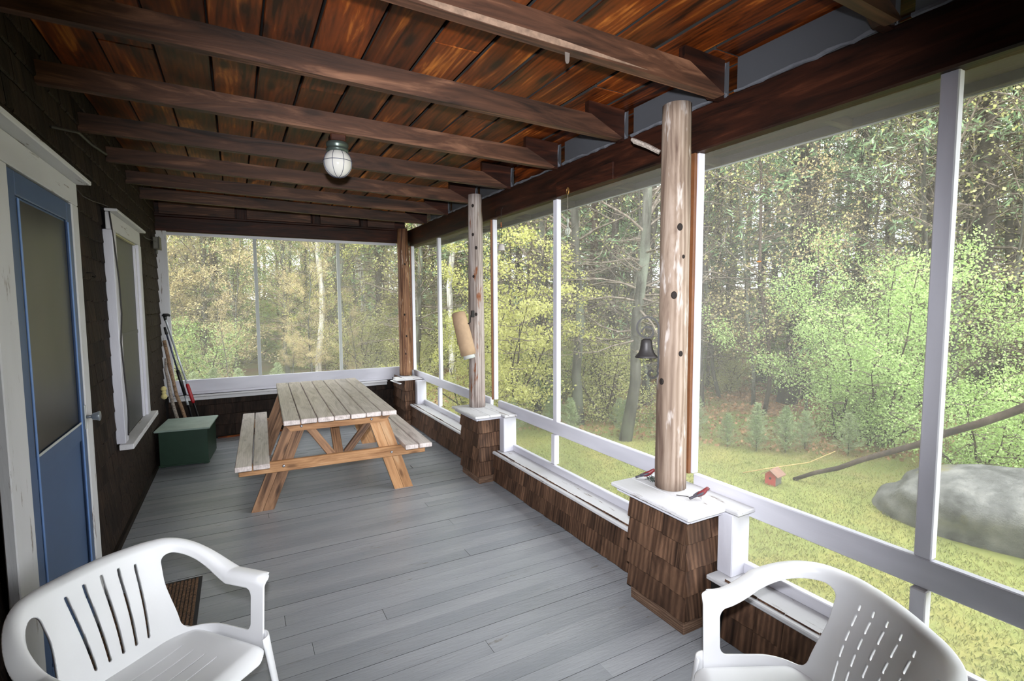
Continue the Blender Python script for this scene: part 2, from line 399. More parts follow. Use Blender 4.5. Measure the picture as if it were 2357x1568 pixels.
def frame_mat(a, b, wdir):
    """matrix with local X from a to b, local Y ~ wdir"""
    a, b = Vector(a), Vector(b); x = (b - a).normalized(); w = Vector(wdir); y = (w - x * w.dot(x)).normalized(); z = x.cross(y)
    c = (a + b) / 2
    return Matrix(((x.x, y.x, z.x, c.x), (x.y, y.y, z.y, c.y), (x.z, y.z, z.z, c.z), (0, 0, 0, 1)))
_bm = {}
def board(name, mat, parent, a, b, w, t, wdir, c=.004, T=None, **k):
    """plank whose centre line runs a-b, width w along wdir, thickness t; grain along its length"""
    L = (Vector(b) - Vector(a)).length
    key = (name in ('floor_board', 'ceiling_board'), mat.name, round(L, 2), round(w, 3), round(t, 3), c)
    if key not in _bm:
        _bm[key] = MB().box(-L / 2, L / 2, -w / 2, w / 2, -t / 2, t / 2, c).mesh(name, mat)
        if name in ('floor_board', 'ceiling_board'):      # unpainted, dirty edges
            _bm[key].materials.append(M['subfloor'])
            for p_ in _bm[key].polygons:
                if abs(p_.normal.z) < .6: p_.material_index = 1
    o = bpy.data.objects.new(name, _bm[key])
    m = frame_mat(a, b, wdir)
    if T is not None: m = T @ m
    place(o, m, parent); return tag(o, **k)
X, Y, Z = (1, 0, 0), (0, 1, 0), (0, 0, 1)
def solid(name, mat, parent, x0, x1, y0, y1, z0, z1, c=.004, **k):
    """axis-aligned timber whose grain follows its longest side"""
    d = (x1 - x0, y1 - y0, z1 - z0); a = d.index(max(d)); mid = [(x0 + x1) / 2, (y0 + y1) / 2, (z0 + z1) / 2]
    p = list(mid); q = list(mid); p[a] -= d[a] / 2; q[a] += d[a] / 2
    o = [i for i in range(3) if i != a]; wd = [0, 0, 0]; wd[o[0]] = 1
    return board(name, mat, parent, p, q, d[o[0]], d[o[1]], wd, c, **k)
def copy_tree(o, mw, parent=None, label=None):
    c = o.copy(); W[c] = mw; COL.objects.link(c)
    if parent is not None: c.parent = parent; c.matrix_basis = W[parent].inverted() @ mw
    else: c.matrix_basis = mw
    if label: c['label'] = label
    for ch in list(KIDS.get(o, [])): copy_tree(ch, mw @ (W[o].inverted() @ W[ch]), c)
    return c
KIDS = {}
_place = place
def place(o, mat, parent):
    if parent is not None: KIDS.setdefault(parent, []).append(o)
    return _place(o, mat, parent)

# ------------------------------------------------------------------ FLOOR
D, WX = 7.18, 2.80
floor = solid('floor', M['subfloor'], None, -.02, 3.0, -1.6, D, -.06, -.021, label='grey painted tongue and groove porch floor', kind='structure')
y = -1.55; bw = .1003; i = 0
while y < D - .02:
    cuts = [0.0, WX + .1]
    if R.random() < .45: cuts.insert(1, R.choice([.7, 1.0, 1.4, 1.75, 2.08, 2.3]) + R.uniform(-.1, .1))
    w_ = min(bw, D - y)
    for a, b in zip(cuts, cuts[1:]):
        zt = R.uniform(-.0012, .0012)
        board('floor_board', M['floor'], floor, (a + .001, y + w_ / 2, -.010 + zt), (b - .001, y + w_ / 2, -.010 + zt), w_ - .0019, .02, Y, .0002)
    y += bw
I4 = Matrix.Identity(4)
# ------------------------------------------------------------------ CEILING: deck boards, rafters, eave beam
def zb(x): return 2.705 - .018 * x
def zd(x): return 2.975 - .04 * x
ceil = solid('ceiling', M['mortar'], None, -.1, 3.45, -1.7, D + .35, 3.02, 3.06, label='underside of porch roof with pine boards on open rafters', kind='structure')
x = -.02; k = 0
while x < 3.4:
    bwid = .235 + R.uniform(-.02, .02)
    ys = sorted([-1.65, D + .3] + [v + R.uniform(-.1, .1) for v in ((1.75, 4.7), (3.25,), (0.9, 5.45), (2.45,))[k % 4]])
    for a, b in zip(ys, ys[1:]):
        z_ = zd(x) + .011 + R.uniform(-.003, .003)
        board('ceiling_board', M['board'], ceil, (x + bwid / 2, a + .002, z_), (x + bwid / 2, b - .002, z_), bwid - .009, .022, X, .004)
    x += bwid; k += 1
RY = [-.44, .30, 1.03, 1.773, 2.51, 3.256, 4.0, 4.75, 5.5, 6.22]
for i, ry in enumerate(RY):
    c_ = ry - .024
    r = MB().prism([(-.02, zb(0)), (2.86, zb(2.86)), (2.88, zb(2.86) + .012), (2.64, zb(2.6) + .112), (-.02, zb(0) + .105)], ry - .047, ry).build('rafter', M['rafter'], ceil, I4)
    MB().prism([(2.66, zd(2.66) - .002), (2.66, 2.78), (2.86, 2.665), (2.935, 2.665), (2.935, zd(2.93) - .002)], ry + .002, ry + .04).build('tail_block', M['beam'], r, I4)
# long pale scar on the second rafter, small drilled tab
sc_r = [o for o in KIDS[ceil] if o.name.startswith('rafter')][3]
MB().prism([(1.22, 2.700), (1.45, 2.704), (1.9, 2.698), (2.38, 2.675), (1.9, 2.672), (1.45, 2.682)], 1.7235, 1.7275).build('scar', plain('bare_wood_scar', S('7a6353'), .7, 0, .35, 30), sc_r, I4)
beam = board('eave_beam', M['beam'], ceil, (3.03, -1.6, 2.575), (3.03, D + .1, 2.575), .16, .225, X, .008)
board('patch_board', M['beam'], ceil, (2.943, 2.62, 2.515), (2.943, 3.28, 2.515), .11, .014, Z, .002)
# vent screens between rafter ends above the beam, with ragged folded edge
vent = MB()
for a, b in zip(RY, RY[1:]):
    if a > 3.9 and a < 4.1 or b > 3.9 and b < 4.1: pass
    vent.add([(2.965, a, 2.69), (2.965, b - .048, 2.69), (2.965, b - .048, 2.855), (2.965, a, 2.855)], [(0, 1, 2, 3)])
vent.build('vent_screen', M['screen_dark'], ceil, I4)
ed = MB()
for a, b in zip(RY, RY[1:]):
    pts = [(2.945 + R.uniform(-.004, .003), a + (b - .048 - a) * t / 14, 2.692 + R.uniform(-.006, .006)) for t in range(15)]
    ed.tube(pts, [.007 + R.uniform(-.002, .004) for _ in pts], 5)
    ed.tube([(2.955, a + .012, 2.69), (2.95, a + .034, 2.74), (2.955, a + .014, 2.85)], [.009, .006, .004], 5)
ed.build('folded_screen_edge', M['mesh_edge'], ceil, I4)
board('blocking_board', M['board'], ceil, (2.955, 3.29, 2.765), (2.955, 3.95, 2.765), .145, .012, Z, .002)
# eave outside: soffit, rafter tails, fascia
eave = MB()
for a in np.arange(-1.6, D + .3, .76):
    solid('soffit_board', M['soffit'], ceil, 3.12, 3.42, a + .003, min(a + .757, D + .35), 2.545, 2.56, .002)
    solid('rafter_tail', M['soffit'], ceil, 3.12, 3.42, a - .02, a + .02, 2.50, 2.548, .004)
solid('fascia_board', M['fascia'], ceil, 3.42, 3.445, -1.7, D + .38, 2.505, 2.80, .003)
solid('drip_edge', M['card'], ceil, 3.444, 3.452, -1.7, D + .38, 2.498, 2.53, .001)

# ------------------------------------------------------------------ shingles
_sh = {}
def sh_mesh(mat, v):
    key = (mat.name, v)
    if key not in _sh:
        r = random.Random(v * 7 + 1); m = MB(); n = 4; L = .165
        # local X runs down the shingle (grain), Y across (unit width .12), Z outwards; thick at the butt
        w = .12; top = []; bot = []
        ys = [-w / 2 + w * j / n for j in range(n + 1)]
        vs = []
        for yy in ys:
            xe = L / 2 + r.uniform(-.003, .003)
            tk = .019 + r.uniform(-.002, .002); vs += [(-L / 2, yy, 0), (-L / 2, yy, .003), (xe - .008, yy, tk), (xe, yy, .006), (xe - .001, yy, 0)]
        fs = []
        for j in range(n):
            a = 5 * j; b = a + 5
            fs += [[a + 1, b + 1, b + 2, a + 2], [a + 2, b + 2, b + 3, a + 3], [a + 3, b + 3, b + 4, a + 4]]
        fs += [[0, 1, 2, 3, 4], [5 * n + 4, 5 * n + 3, 5 * n + 2, 5 * n + 1, 5 * n]]
        m.add(vs, fs); _sh[key] = m.mesh('shingle', mat)
    return _sh[key]
SH_COUNT = {}
def shingle(mat, parent, base, right, out, zbot, s0, w, expo, lim=300, jit=.004):
    """one shingle: base point of the wall run, unit right / out vectors"""
    n = SH_COUNT.get(parent, 0); SH_COUNT[parent] = n + 1
    r_, o_ = Vector(right), Vector(out)
    L = expo + .035; zc = zbot + L / 2 + R.uniform(-jit, jit)
    old = mat is M['shingle_dark']; zk = .5 if old else 1
    x_ = (-Vector(Z) + o_ * (.035 if old else .06)).normalized(); z_ = (o_ - x_ * o_.dot(x_)).normalized(); y_ = z_.cross(x_)
    p = Vector(base) + r_ * (s0 + w / 2) + Vector((0, 0, zc)) + o_ * .004
    sx = L / .165; sy = (w - .003) / .12
    m = Matrix(((x_.x * sx, y_.x * sy, z_.x * zk, p.x), (x_.y * sx, y_.y * sy, z_.y * zk, p.y), (x_.z * sx, y_.z * sy, z_.z * zk, p.z), (0, 0, 0, 1)))
    me = sh_mesh(mat, R.randrange(5))
    if n < lim:
        o = bpy.data.objects.new('shingle', me); place(o, m, parent)
    else:
        st = STUFF.setdefault(parent, (MB(), mat))[0]
        st.add([v.co for v in me.vertices], [tuple(q.vertices) for q in me.polygons], m)
STUFF = {}
def run(mat, parent, base, right, out, length, z0, z1, expo, wr=(.09, .20), skip=None, order=1):
    n = max(1, round((z1 - z0) / expo)); e = (z1 - z0) / n
    for k in range(n):
        s = -R.uniform(0, .05)
        s = 0
        while s < length - .01:
            w = R.uniform(*wr)
            if length - (s + w) < wr[0] * .7: w = length - s
            if skip is None or not skip(s, w, z0 + k * e, e): shingle(mat, parent, base, right, out, z0 + k * e, s, w, e)
            s += w

# ------------------------------------------------------------------ LEFT WALL (house)
wl = solid('wall_left', M['mortar'], None, -.12, -.028, -1.6, D + .1, -.05, 3.01, label='dark shingled house wall', kind='structure')
def skipL(s, w, z, e):
    y0 = D - s - w; y1 = D - s
    if y1 > 2.44 and y0 < 3.562 and z < 2.27: return True
    if y1 > 4.418 and y0 < 5.632 and z + e > .72 and z < 2.27: return True
    return y1 < 2.0
# run from far to near would bury the nearest: collect and sort by closeness
_cells = []
e = .13
for k in range(23):
    s = 0
    while s < 5.3:
        w = R.uniform(.08, .18)
        for ed_ in (D - 5.635, D - 4.415, D - 3.565):       # butt neatly against the casings
            if s < ed_ - .03 < s + w - .03: w = ed_ - s
            elif s < ed_ <= s + .03: w = ed_ - s + .0
        if not skipL(s + .002, w - .004, k * e, e): _cells.append((s, w, k * e))
        s += w
_cells.sort(key=lambda c: -c[0] + abs(c[2] - 1.5) * .2)
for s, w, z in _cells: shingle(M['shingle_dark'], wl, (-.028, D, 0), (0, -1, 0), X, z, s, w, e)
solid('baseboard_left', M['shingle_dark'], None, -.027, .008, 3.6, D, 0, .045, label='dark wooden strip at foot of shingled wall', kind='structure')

# door
door = empty('door_1', (0, 3.02, 0), kind='structure', label='blue screen door with white casing')
yl, yr, zh = 2.585, 3.445, 2.195
solid('casing', M['white_worn'], door, .0, .035, yr, yr + .115, 0, zh)
solid('casing', M['white_worn'], door, .0, .035, yl - .19, yl, 0, zh)
solid('head_casing', M['white_worn'], door, .0, .035, yl - .19, yr + .115, zh + .001, zh + .12)
cap = solid('drip_cap', M['white_worn'], door, .0, .095, yl - .22, yr + .14, zh + .121, zh + .145)
leafd = solid('door_leaf', M['blue'], door, -.008, .018, yl + .003, yr - .003, .01, zh - .004, .003)
solid('stile', M['blue'], leafd, .018, .030, yl + .004, yl + .085, .012, zh - .006)
solid('stile', M['blue'], leafd, .018, .030, yr - .085, yr - .004, .012, zh - .006)
solid('top_rail', M['blue'], leafd, .018, .030, yl + .086, yr - .086, zh - .10, zh - .006)
solid('mid_rail', M['blue'], leafd, .018, .029, yl + .086, yr - .086, .96, 1.055)
solid('bottom_rail', M['blue'], leafd, .018, .029, yl + .086, yr - .086, .012, .16)
for yy in (yl + .088, yr - .100): solid('glazing_bead', M['blue_light'], leafd, .029, .037, yy, yy + .012, .16, zh - .11, .003)
solid('glazing_bead', M['card'], leafd, .029, .033, yl + .10, yr - .10, 1.048, 1.060, .002)
solid('curtained_pane', M['curtain'], leafd, .019, .0215, yl + .10, yr - .10, 1.06, zh - .11, .0005)
h = solid('latch_plate', M['card'], leafd, .030, .036, yr - .028, yr - .008, 1.005, 1.135, .002)
kn = MB().tube([(.036, yr - .018, 1.07), (.062, yr - .018, 1.07)], .008, 10)
kn.tube([(.060, yr - .018, 1.07), (.066, yr - .018, 1.07), (.080, yr - .018, 1.07), (.092, yr - .018, 1.07), (.096, yr - .018, 1.07)], [.012, .019, .021, .027, .024], 16)
kn.build('door_knob', plain('dull_chrome', S('8f959a'), .3, .4), leafd, Matrix.Identity(4), True)
# window on the house wall
win = empty('window_1', (0, 5.02, 0), kind='structure', label='white framed dark window in the house wall')
a0, a1, b0, b1 = 4.42, 5.63, .68, 2.185
solid('casing', M['white'], win, -.02, .036, a0, a0 + .12, b0, b1)
solid('casing', M['white'], win, -.02, .036, a1 - .14, a1, b0, b1)
solid('stop', M['white'], win, -.006, .018, a1 - .20, a1 - .141, b0, b1 - .03)
solid('stop', M['white'], win, -.006, .012, a0 + .121, a0 + .16, b0, b1 - .03)
solid('head_casing', M['white_worn'], win, 0, .032, a0, a1, b1 + .001, b1 + .12)
solid('drip_cap', M['white_worn'], win, 0, .075, a0 - .02, a1 + .03, b1 + .121, b1 + .14)
solid('sill', M['white_worn'], win, 0, .085, a0 - .03, a1 + .06, b0 - .04, b0 - .001)
solid('screen_pane', M['glass_dark'], win, -.006, .002, a0 + .161, a1 - .201, b0, b1 - .01, .001)
solid('meeting_rail', plain('dark_sash', S('4b4c4e'), .5), win, .002, .006, a0 + .161, a1 - .201, 1.42, 1.45, .001)
solid('upper_bead', plain('cream_bead', S('b9b48c'), .5), win, -.004, .02, a0 + .161, a1 - .201, b1 - .012, b1 - .001, .001)

# ------------------------------------------------------------------ RIGHT WALL: knee wall, piers, frames, screens
wr = empty('wall_right', (3.0, 3, 0), kind='structure', label='low shingled knee wall under the screens')
PIERS = [(1.689, 2.125, 1), (4.11, 4.546, 2), (6.62, D, 0)]
bays = [(-1.58, 1.60), (2.125, 4.02), (4.546, 6.53)]
for a, b in bays:
    solid('backing', M['mortar'], wr, 2.815, 2.98, a + .001, b + .085, -.05, .27)
    run(M['shingle'], wr, (2.815, b + .09 if b > 2 else b, 0), (0, -1, 0), (-1, 0, 0), b + .09 - a, .012, .27, .13)
winr = []
for i, (a, b) in enumerate(bays):
    n = i + 2
    wn = empty('window_%d' % n, (2.99, (a + b) / 2, .3), kind='structure', label='screened porch opening on the lawn side')
    winr.append(wn)
    bb = b + .5 if i < 2 else D - .05           # openings run on behind the piers
    solid('sill', M['white_worn'], wn, 2.785, 2.99, a, b + .09, .272, .296, .005)
    solid('bottom_frame', M['white'], wn, 2.955, 2.99, a, b + .09, .297, .355, .004)
    # jamb block beside the pier at the far end
    solid('jamb_post', M['white'], wn, 2.86, 2.99, b + .0, b + .088, .297, .615, .005)
    # middle rail; its ends sag a little as in the old frame
    zr = {0: (.585, .700), 1: (.600, .705), 2: (.600, .702)}[i]
    solid('rail', M['white'], wn, 2.985, 3.02, a - .0, b + .36 if i < 2 else D - .03, zr[0], zr[1], .004)
    my = {0: .875, 1: 3.37, 2: 6.0}[i]
    solid('mullion', M['white'], wn, 2.985, 3.025, my - .028, my + .028, zr[1] + .001, 2.475, .004)
    solid('mullion', M['white'], wn, 2.965, 3.01, my - .026, my + .026, .356, zr[0] - .001, .004)
    # post-side strip, raw edge behind it
    sy = {0: 1.955, 1: 4.435, 2: 7.03}[i]
    solid('edge_strip', M['white'], wn, 2.975, 3.02, sy - .0, sy + .042, zr[1] + .001, 2.462, .004)
    solid('raw_strip', plain('raw_orange_wood', S('6e4426'), .6, 0, .2, 12), wn, 2.955, 2.975, sy + .012, sy + (.045 if i == 0 else .025), zr[1], 2.462, .002)
    sp = MB().add([(3.022, a - .3, .30), (3.022, b + .5, .30), (3.022, b + .5, 2.47), (3.022, a - .3, 2.47)], [(0, 1, 2, 3)])
    if i == 2: sp = MB().add([(3.022, a - .1, .30), (3.022, D, .30), (3.022, D, 2.47), (3.022, a - .1, 2.47)], [(0, 1, 2, 3)])
    if i == 1: sp = MB().add([(3.022, 2.10, .30), (3.022, 4.446, .30), (3.022, 4.446, 2.47), (3.022, 2.10, 2.47)], [(0, 1, 2, 3)])
    sp.build('screen', M['screen'], wn, Matrix.Identity(4))

plab = {0: 'small shingled corner pier with chipped white shelf cap', 1: 'shingled pier with white board cap carrying two red birds', 2: 'shingled pier with white cap, the second along the lawn side', 3: 'shingled pier behind the photographer'}
for py0, py1, n in PIERS:
    pr = empty('shingled_pier', (2.8, (py0 + py1) / 2, 0), label=plab[n], cat='pier')
    x0 = 2.655 if n else 2.72
    solid('core', M['mortar'], pr, x0 + .012, 2.985, py0 + .03, py1 - (.03 if n else 0), 0, .60)
    wx = 2.97 - x0
    fl_ = py1 - py0 - .04
    # side towards the porch (-x), near side (-y), far side
    for k in range(4):
        zz = .07 + k * .133; out = .0 + (3 - k) * .0
        for (bs, rt, ot, ln) in (((x0 + .012, py1 - .012, 0), (0, -1, 0), (-1, 0, 0), py1 - py0 - .024), ((x0, py0 + .028, 0), (1, 0, 0), (0, -1, 0), wx), ((2.97, py1 - .028, 0), (-1, 0, 0), (0, 1, 0), wx)):
            if n == 0 and ot[1] == 1: continue
            s = 0
            while s < ln - .01:
                w = R.uniform(.10, .21)
                if ln - s - w < .05: w = ln - s
                shingle(M['shingle'], pr, bs, rt, ot, zz, s, w, .133); s += w
    for c_, (p, q) in enumerate((((x0 + .010, py0 + .03, .037), (x0 + .010, py1 - .03, .037)), ((x0 + .002, py0 + .028, .037), (2.97, py0 + .028, .037)))):
        board('base_board', M['base'], pr, p, q, .072, .016, Z, .003)
    if n:
        board('cap_board', M['white_worn'], pr, (2.665, py0 - .055, .635), (2.665, py1 + .075, .635), .145, .022, X, .005)
        board('cap_board', M['white_worn'], pr, (2.795, py0 - .055, .634), (2.795, py1 + .075, .634), .112, .022, X, .005)
        board('cap_board', M['white_worn'], pr, (2.918, py0 - .125, .633), (2.918, py1 + .10, .633), .13, .022, X, .005)
        board('cap_moulding', M['white'], pr, (2.625, py0 - .03, .612), (2.625, py1 + .05, .612), .02, .024, X, .004)
        board('cap_moulding', M['white'], pr, (2.635, py0 - .022, .612), (2.97, py0 - .022, .612), .02, .024, Y, .004)
        MB().add([], []);
    else:
        board('cap_board', M['white_worn'], pr, (2.60, 6.70, .628), (2.97, 6.70, .628), .16, .018, Y, .004)
        board('cap_board', M['white_worn'], pr, (2.66, 6.88, .622), (2.97, 6.88, .622), .18, .016, Y, .004)
        board('broken_trim', M['white_worn'], pr, (2.60, 6.86, .600), (2.655, 6.60, .585), .035, .012, X, .004)

# ------------------------------------------------------------------ log posts
def log_post(cx, cyy, z0, z1, r0, r1, mat, knots, label, seed, brown=None):
    o = empty('log_post', (cx, cyy, z0), label=label, cat='post')
    rr = random.Random(seed); m = MB(); n = 20; H = 26; vs = []
    L = z1 - z0
    for i in range(H + 1):
        t = i / H; r = r0 + (r1 - r0) * t
        for k in range(n):
            a = 2 * PI * k / n
            q = r * (1 + .05 * noise.noise(Vector((math.cos(a) * 1.3 + seed, math.sin(a) * 1.3, t * 3))) + .02 * noise.noise(Vector((math.cos(a) * 7, math.sin(a) * 7 + seed, t * 14))))
            # flat-topped notch where the post stands against the beam
            xx = math.cos(a) * q; yy = math.sin(a) * q
            if t > .885: xx = min(xx, .052)
            vs.append((t * L - L / 2, xx, yy))
    fs = [[i * n + k, i * n + (k + 1) % n, (i + 1) * n + (k + 1) % n, (i + 1) * n + k] for i in range(H) for k in range(n)] + [list(range(n)), [H * n + k for k in range(n)]]
    m.add(vs, fs)
    mw = Matrix(((0, 1, 0, cx), (0, 0, 1, cyy), (1, 0, 0, (z0 + z1) / 2), (0, 0, 0, 1)))
    sh = m.build('shaft', mat, o, mw, True)
    if brown is not None: pass
    for (kx, ky, kz, kr) in knots:
        d = Vector((kx - cx, ky - cyy, 0)); d = d.normalized(); rad = r0 + (r1 - r0) * ((kz - z0) / L)
        p = Vector((cx, cyy, kz)) + d * (rad * 1.0)
        km = MB().lathe([(kr * .95, -.006), (kr * .8, .003), (kr * .55, .005), (kr * .3, .003), (0, .003)], 12)
        xax = Vector(Z); yax = d.cross(xax)
        mm = Matrix(((yax.x, xax.x * 1.35, d.x, p.x), (yax.y, xax.y * 1.35, d.y, p.y), (yax.z, xax.z * 1.35, d.z, p.z), (0, 0, 0, 1)))
        km.build('knot', M['knot'], o, mm, True)
    return o
p1 = log_post(2.835, 1.985, .646, 2.690, .083, .073, M['log'], [(2.77, 1.859, 2.052, .017), (2.75, 1.90, 1.70, .018), (2.79, 1.83, 1.392, .014), (2.74, 1.985, 1.238, .016), (2.8, 1.8, 1.9, .009)], 'thick peeling brown and white log post with the bell', 3)
p2 = log_post(2.815, 4.495, .646, 2.690, .082, .067, M['log_grey'], [(2.74, 4.42, 2.579, .014), (2.74, 4.42, 2.309, .014), (2.76, 4.35, 2.184, .015), (2.74, 4.414, 1.914, .013), (2.75, 4.365, 1.553, .015)], 'grey weathered log post with tan roll hanging from it', 5)
p0 = log_post(2.855, 7.02, .640, 2.690, .088, .078, M['log_brown'], [(2.85, 6.9, 2.2, .013), (2.82, 6.9, 1.5, .014), (2.85, 6.9, 1.2, .014), (2.83, 6.9, .95, .012)], 'split brown log post in the far corner', 9)
MB().tube([(2.78, 2.05, 2.46), (2.74, 2.10, 2.50), (2.70, 2.155, 2.535), (2.69, 2.17, 2.55)], [.012, .013, .014, .008], 7).build('branch_stub', M['stick_grey'], p1, Matrix.Identity(4))

# ------------------------------------------------------------------ BACK WALL
wb = solid('wall_back', M['mortar'], None, -.027, 2.99, D + .012, D + .09, -.05, .56, label='dark shingled knee wall at the far end', kind='structure')
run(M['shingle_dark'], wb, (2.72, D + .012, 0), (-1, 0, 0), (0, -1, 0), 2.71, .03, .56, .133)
solid('base_strip', M['board'], wb, .5, 2.7, D - .03, D + .0, 0, .022)
wk = empty('window_5', (1.4, D, .6), kind='structure', label='three pane screened opening at the far end')
solid('ledge', M['white_worn'], wk, .02, 2.62, D - .055, D - .003, .545, .568, .005)
solid('ledge_apron', M['white_worn'], wk, .02, 2.62, D - .02, D - .001, .50, .544, .004)
board('bottom_rail', M['white'], wk, (.06, D + .02, .675), (2.96, D + .02, .668), .15, .04, Z, .004)
board('bottom_rail_lip', M['white'], wk, (.06, D - .005, .59), (2.7, D - .005, .585), .03, .03, Z, .004)
solid('jamb', M['white_worn'], wk, -.028, .085, D - .01, D + .04, .57, 2.52, .004)
board('head_rail', M['white'], wk, (.086, D + .015, 2.492), (2.8, D + .015, 2.492), .035, .03, Z, .003)
solid('jamb', M['white'], wk, 2.93, 2.97, D - .01, D + .03, .75, 2.475, .004)
for xx in (1.003, 2.005): solid('mullion', M['card'], wk, xx - .02, xx + .02, D - .002, D + .03, .752, 2.474, .003)
MB().add([(.05, D + .035, .6), (2.97, D + .035, .6), (2.97, D + .035, 2.49), (.05, D + .035, 2.49)], [(0, 1, 2, 3)]).build('screen', M['screen_far'], wk, Matrix.Identity(4))
board('end_beam', M['beam'], ceil, (-.028, D + .04, 2.60), (2.96, D + .04, 2.60), .17, .09, Z, .006)
board('end_beam', M['beam'], ceil, (-.028, D + .045, 2.70), (2.96, D + .045, 2.70), .025, .08, Z, .004)
for a, b in ((.02, .80), (.93, 1.68), (1.80, 2.30), (2.42, 2.80)):
    board('blocking_board', M['rafter'], ceil, (a, D + .05, 2.80), (b, D + .05, 2.80), .16, .02, Z, .003)
solid('closing_board', M['beam'], ceil, -.1, 2.96, D + .075, D + .10, 2.62, 3.0)
for a in (.86, 1.74, 2.36): solid('blocking_post', M['beam'], ceil, a - .045, a + .045, D + .02, D + .07, 2.70, 2.92)
# unseen end wall, added to keep light from coming in behind the camera
wf = solid('wall_added', M['shingle_dark'], None, -.1, 3.0, -1.72, -1.62, -.05, 3.01, label='added unseen dark end wall blocking light from behind the camera', kind='structure')

# ------------------------------------------------------------------ PICNIC TABLE
TO = Matrix.Translation(Vector((1.044, 4.2195, 0))) @ Matrix.Rotation(-.0397, 4, 'Z')
tb = bpy.data.objects.new('picnic_table', None); place(tb, TO, None)
tag(tb, 'greyed pine picnic table with attached benches', 'table')
LT, WT = 2.093, .882
def tp(*p): return TO @ Vector(p)
def tboard(name, mat, a, b, w, t, wd, **k):
    return board(name, mat, tb, tp(*a), tp(*b), w, t, TO.to_3x3() @ Vector(wd), .005, **k)
pw = WT / 7
for i in range(7):
    e0 = [0, .01, .004, .012, .0, .006, .0][i]
    tboard('table_board', M['table_top'], (pw * (i + .5), e0, .741), (pw * (i + .5), LT + R.uniform(-.01, .01), .741), pw - .006, .038, X)
for x0_, x1_ in ((-.346, -.099), (.945, 1.1885)):
    w_ = (x1_ - x0_) / 2
    for j in range(2):
        tboard('seat_board', M['table_top'], (x0_ + w_ * (j + .5), 0, .424), (x0_ + w_ * (j + .5), LT, .424), w_ - .008, .038, X)
for e_, sg in ((0, 1), (LT, -1)):
    Yp = lambda d: e_ + sg * d
    def pr_(name, mat, poly, d0, d1):
        a, b = sorted((Yp(d0), Yp(d1)))
        return MB().prism(poly, a, b).build(name, mat, tb, TO)
    def tbd(name, mat, a, b, w, d, t=.038, **k):
        return tboard(name, mat, (a[0], Yp(d), a[1]), (b[0], Yp(d), b[1]), w, t, (b[1] - a[1], 0, a[0] - b[0]) if abs(b[1] - a[1]) > abs(b[0] - a[0]) * .2 else Z, **k)
    pr_('top_cleat', M['table_wood'], [(.02, .721), (.86, .721), (.86, .685), (.82, .635), (.06, .635), (.02, .685)], .170, .208)
    tbd('seat_beam', M['table_wood'], (-.325, .360), (1.17, .360), .089, .189)
    for lx_b, lx_t in ((-.168, .115), (.979, .745)):
        hw = .042; f = (lx_t - lx_b) / .72
        for q in (-1, 1):
            c0 = lx_b + q * hw; c1 = lx_t + q * hw; g = hw - .0012
            ya, yb = sorted((Yp(.210), Yp(.248))); lx = Vector((c1 - c0, 0, .72)).normalized(); lz = Vector((-lx.z, 0, lx.x)) * -1
            fm = TO @ Matrix(((lx.x, 0, lz.x, c0), (0, 1, 0, 0), (lx.z, 0, lz.z, 0), (0, 0, 0, 1))); iv = (TO.inverted() @ fm).inverted()
            py_ = [(lambda v: (v.x, v.z))(iv @ Vector((qx, 0, qz))) for qx, qz in ((c0 - g, 0), (c0 + g, 0), (c1 + g, .72), (c1 - g, .72))]
            MB().prism(py_, ya, yb).build('leg', M['table_worn'] if lx_b < 0 else M['table_wood'], tb, fm)
    tbd('diagonal_brace', M['table_worn'], (.165, .70), (.375, .39), .062, .226, .03)
    tbd('diagonal_brace', M['table_worn'], (.74, .70), (.49, .39), .062, .226, .03)
    tboard('centre_brace', M['table_worn'], (.431, Yp(.215), .37), (.431, Yp(.68), .715), .075, .038, X)
    for bx, bz in ((-.003, .362), (.866, .355), (.14, .672), (.70, .668)):
        bm_ = MB().lathe([(.012, 0), (.012, .002), (.0085, .006), (.004, .009), (0, .0095)], 12)
        bm_.build('bolt', M['zinc'], tb, TO @ Matrix.Translation(Vector((bx, Yp(.169), bz))) @ Matrix.Rotation(PI / 2 * sg, 4, 'X'), True)

# ------------------------------------------------------------------ green chest
cm = Matrix.Translation(Vector((.262, 6.38, 0))) @ Matrix.Rotation(-.10, 4, 'Z')
ch = bpy.data.objects.new('storage_chest', None); place(ch, cm, None); tag(ch, 'dark green painted wooden chest with a paler lid', 'chest')
MB().box(-.215, .215, -.28, .28, .012, .375, .004).build('body', M['green'], ch, cm)
MB().box(-.225, .225, -.285, -.28, .012, .03, .002).build('bottom_trim', M['green'], ch, cm)
MB().box(-.245, .245, -.315, .30, .376, .394, .004).build('lid', M['green_lid'], ch, cm)
for sx in (-1, 1):
    for s2 in (-1, 1): MB().box(sx * .19 - .02, sx * .19 + .02, s2 * .25 - .02, s2 * .25 + .02, 0, .012, .002).build('foot', M['green'], ch, cm)
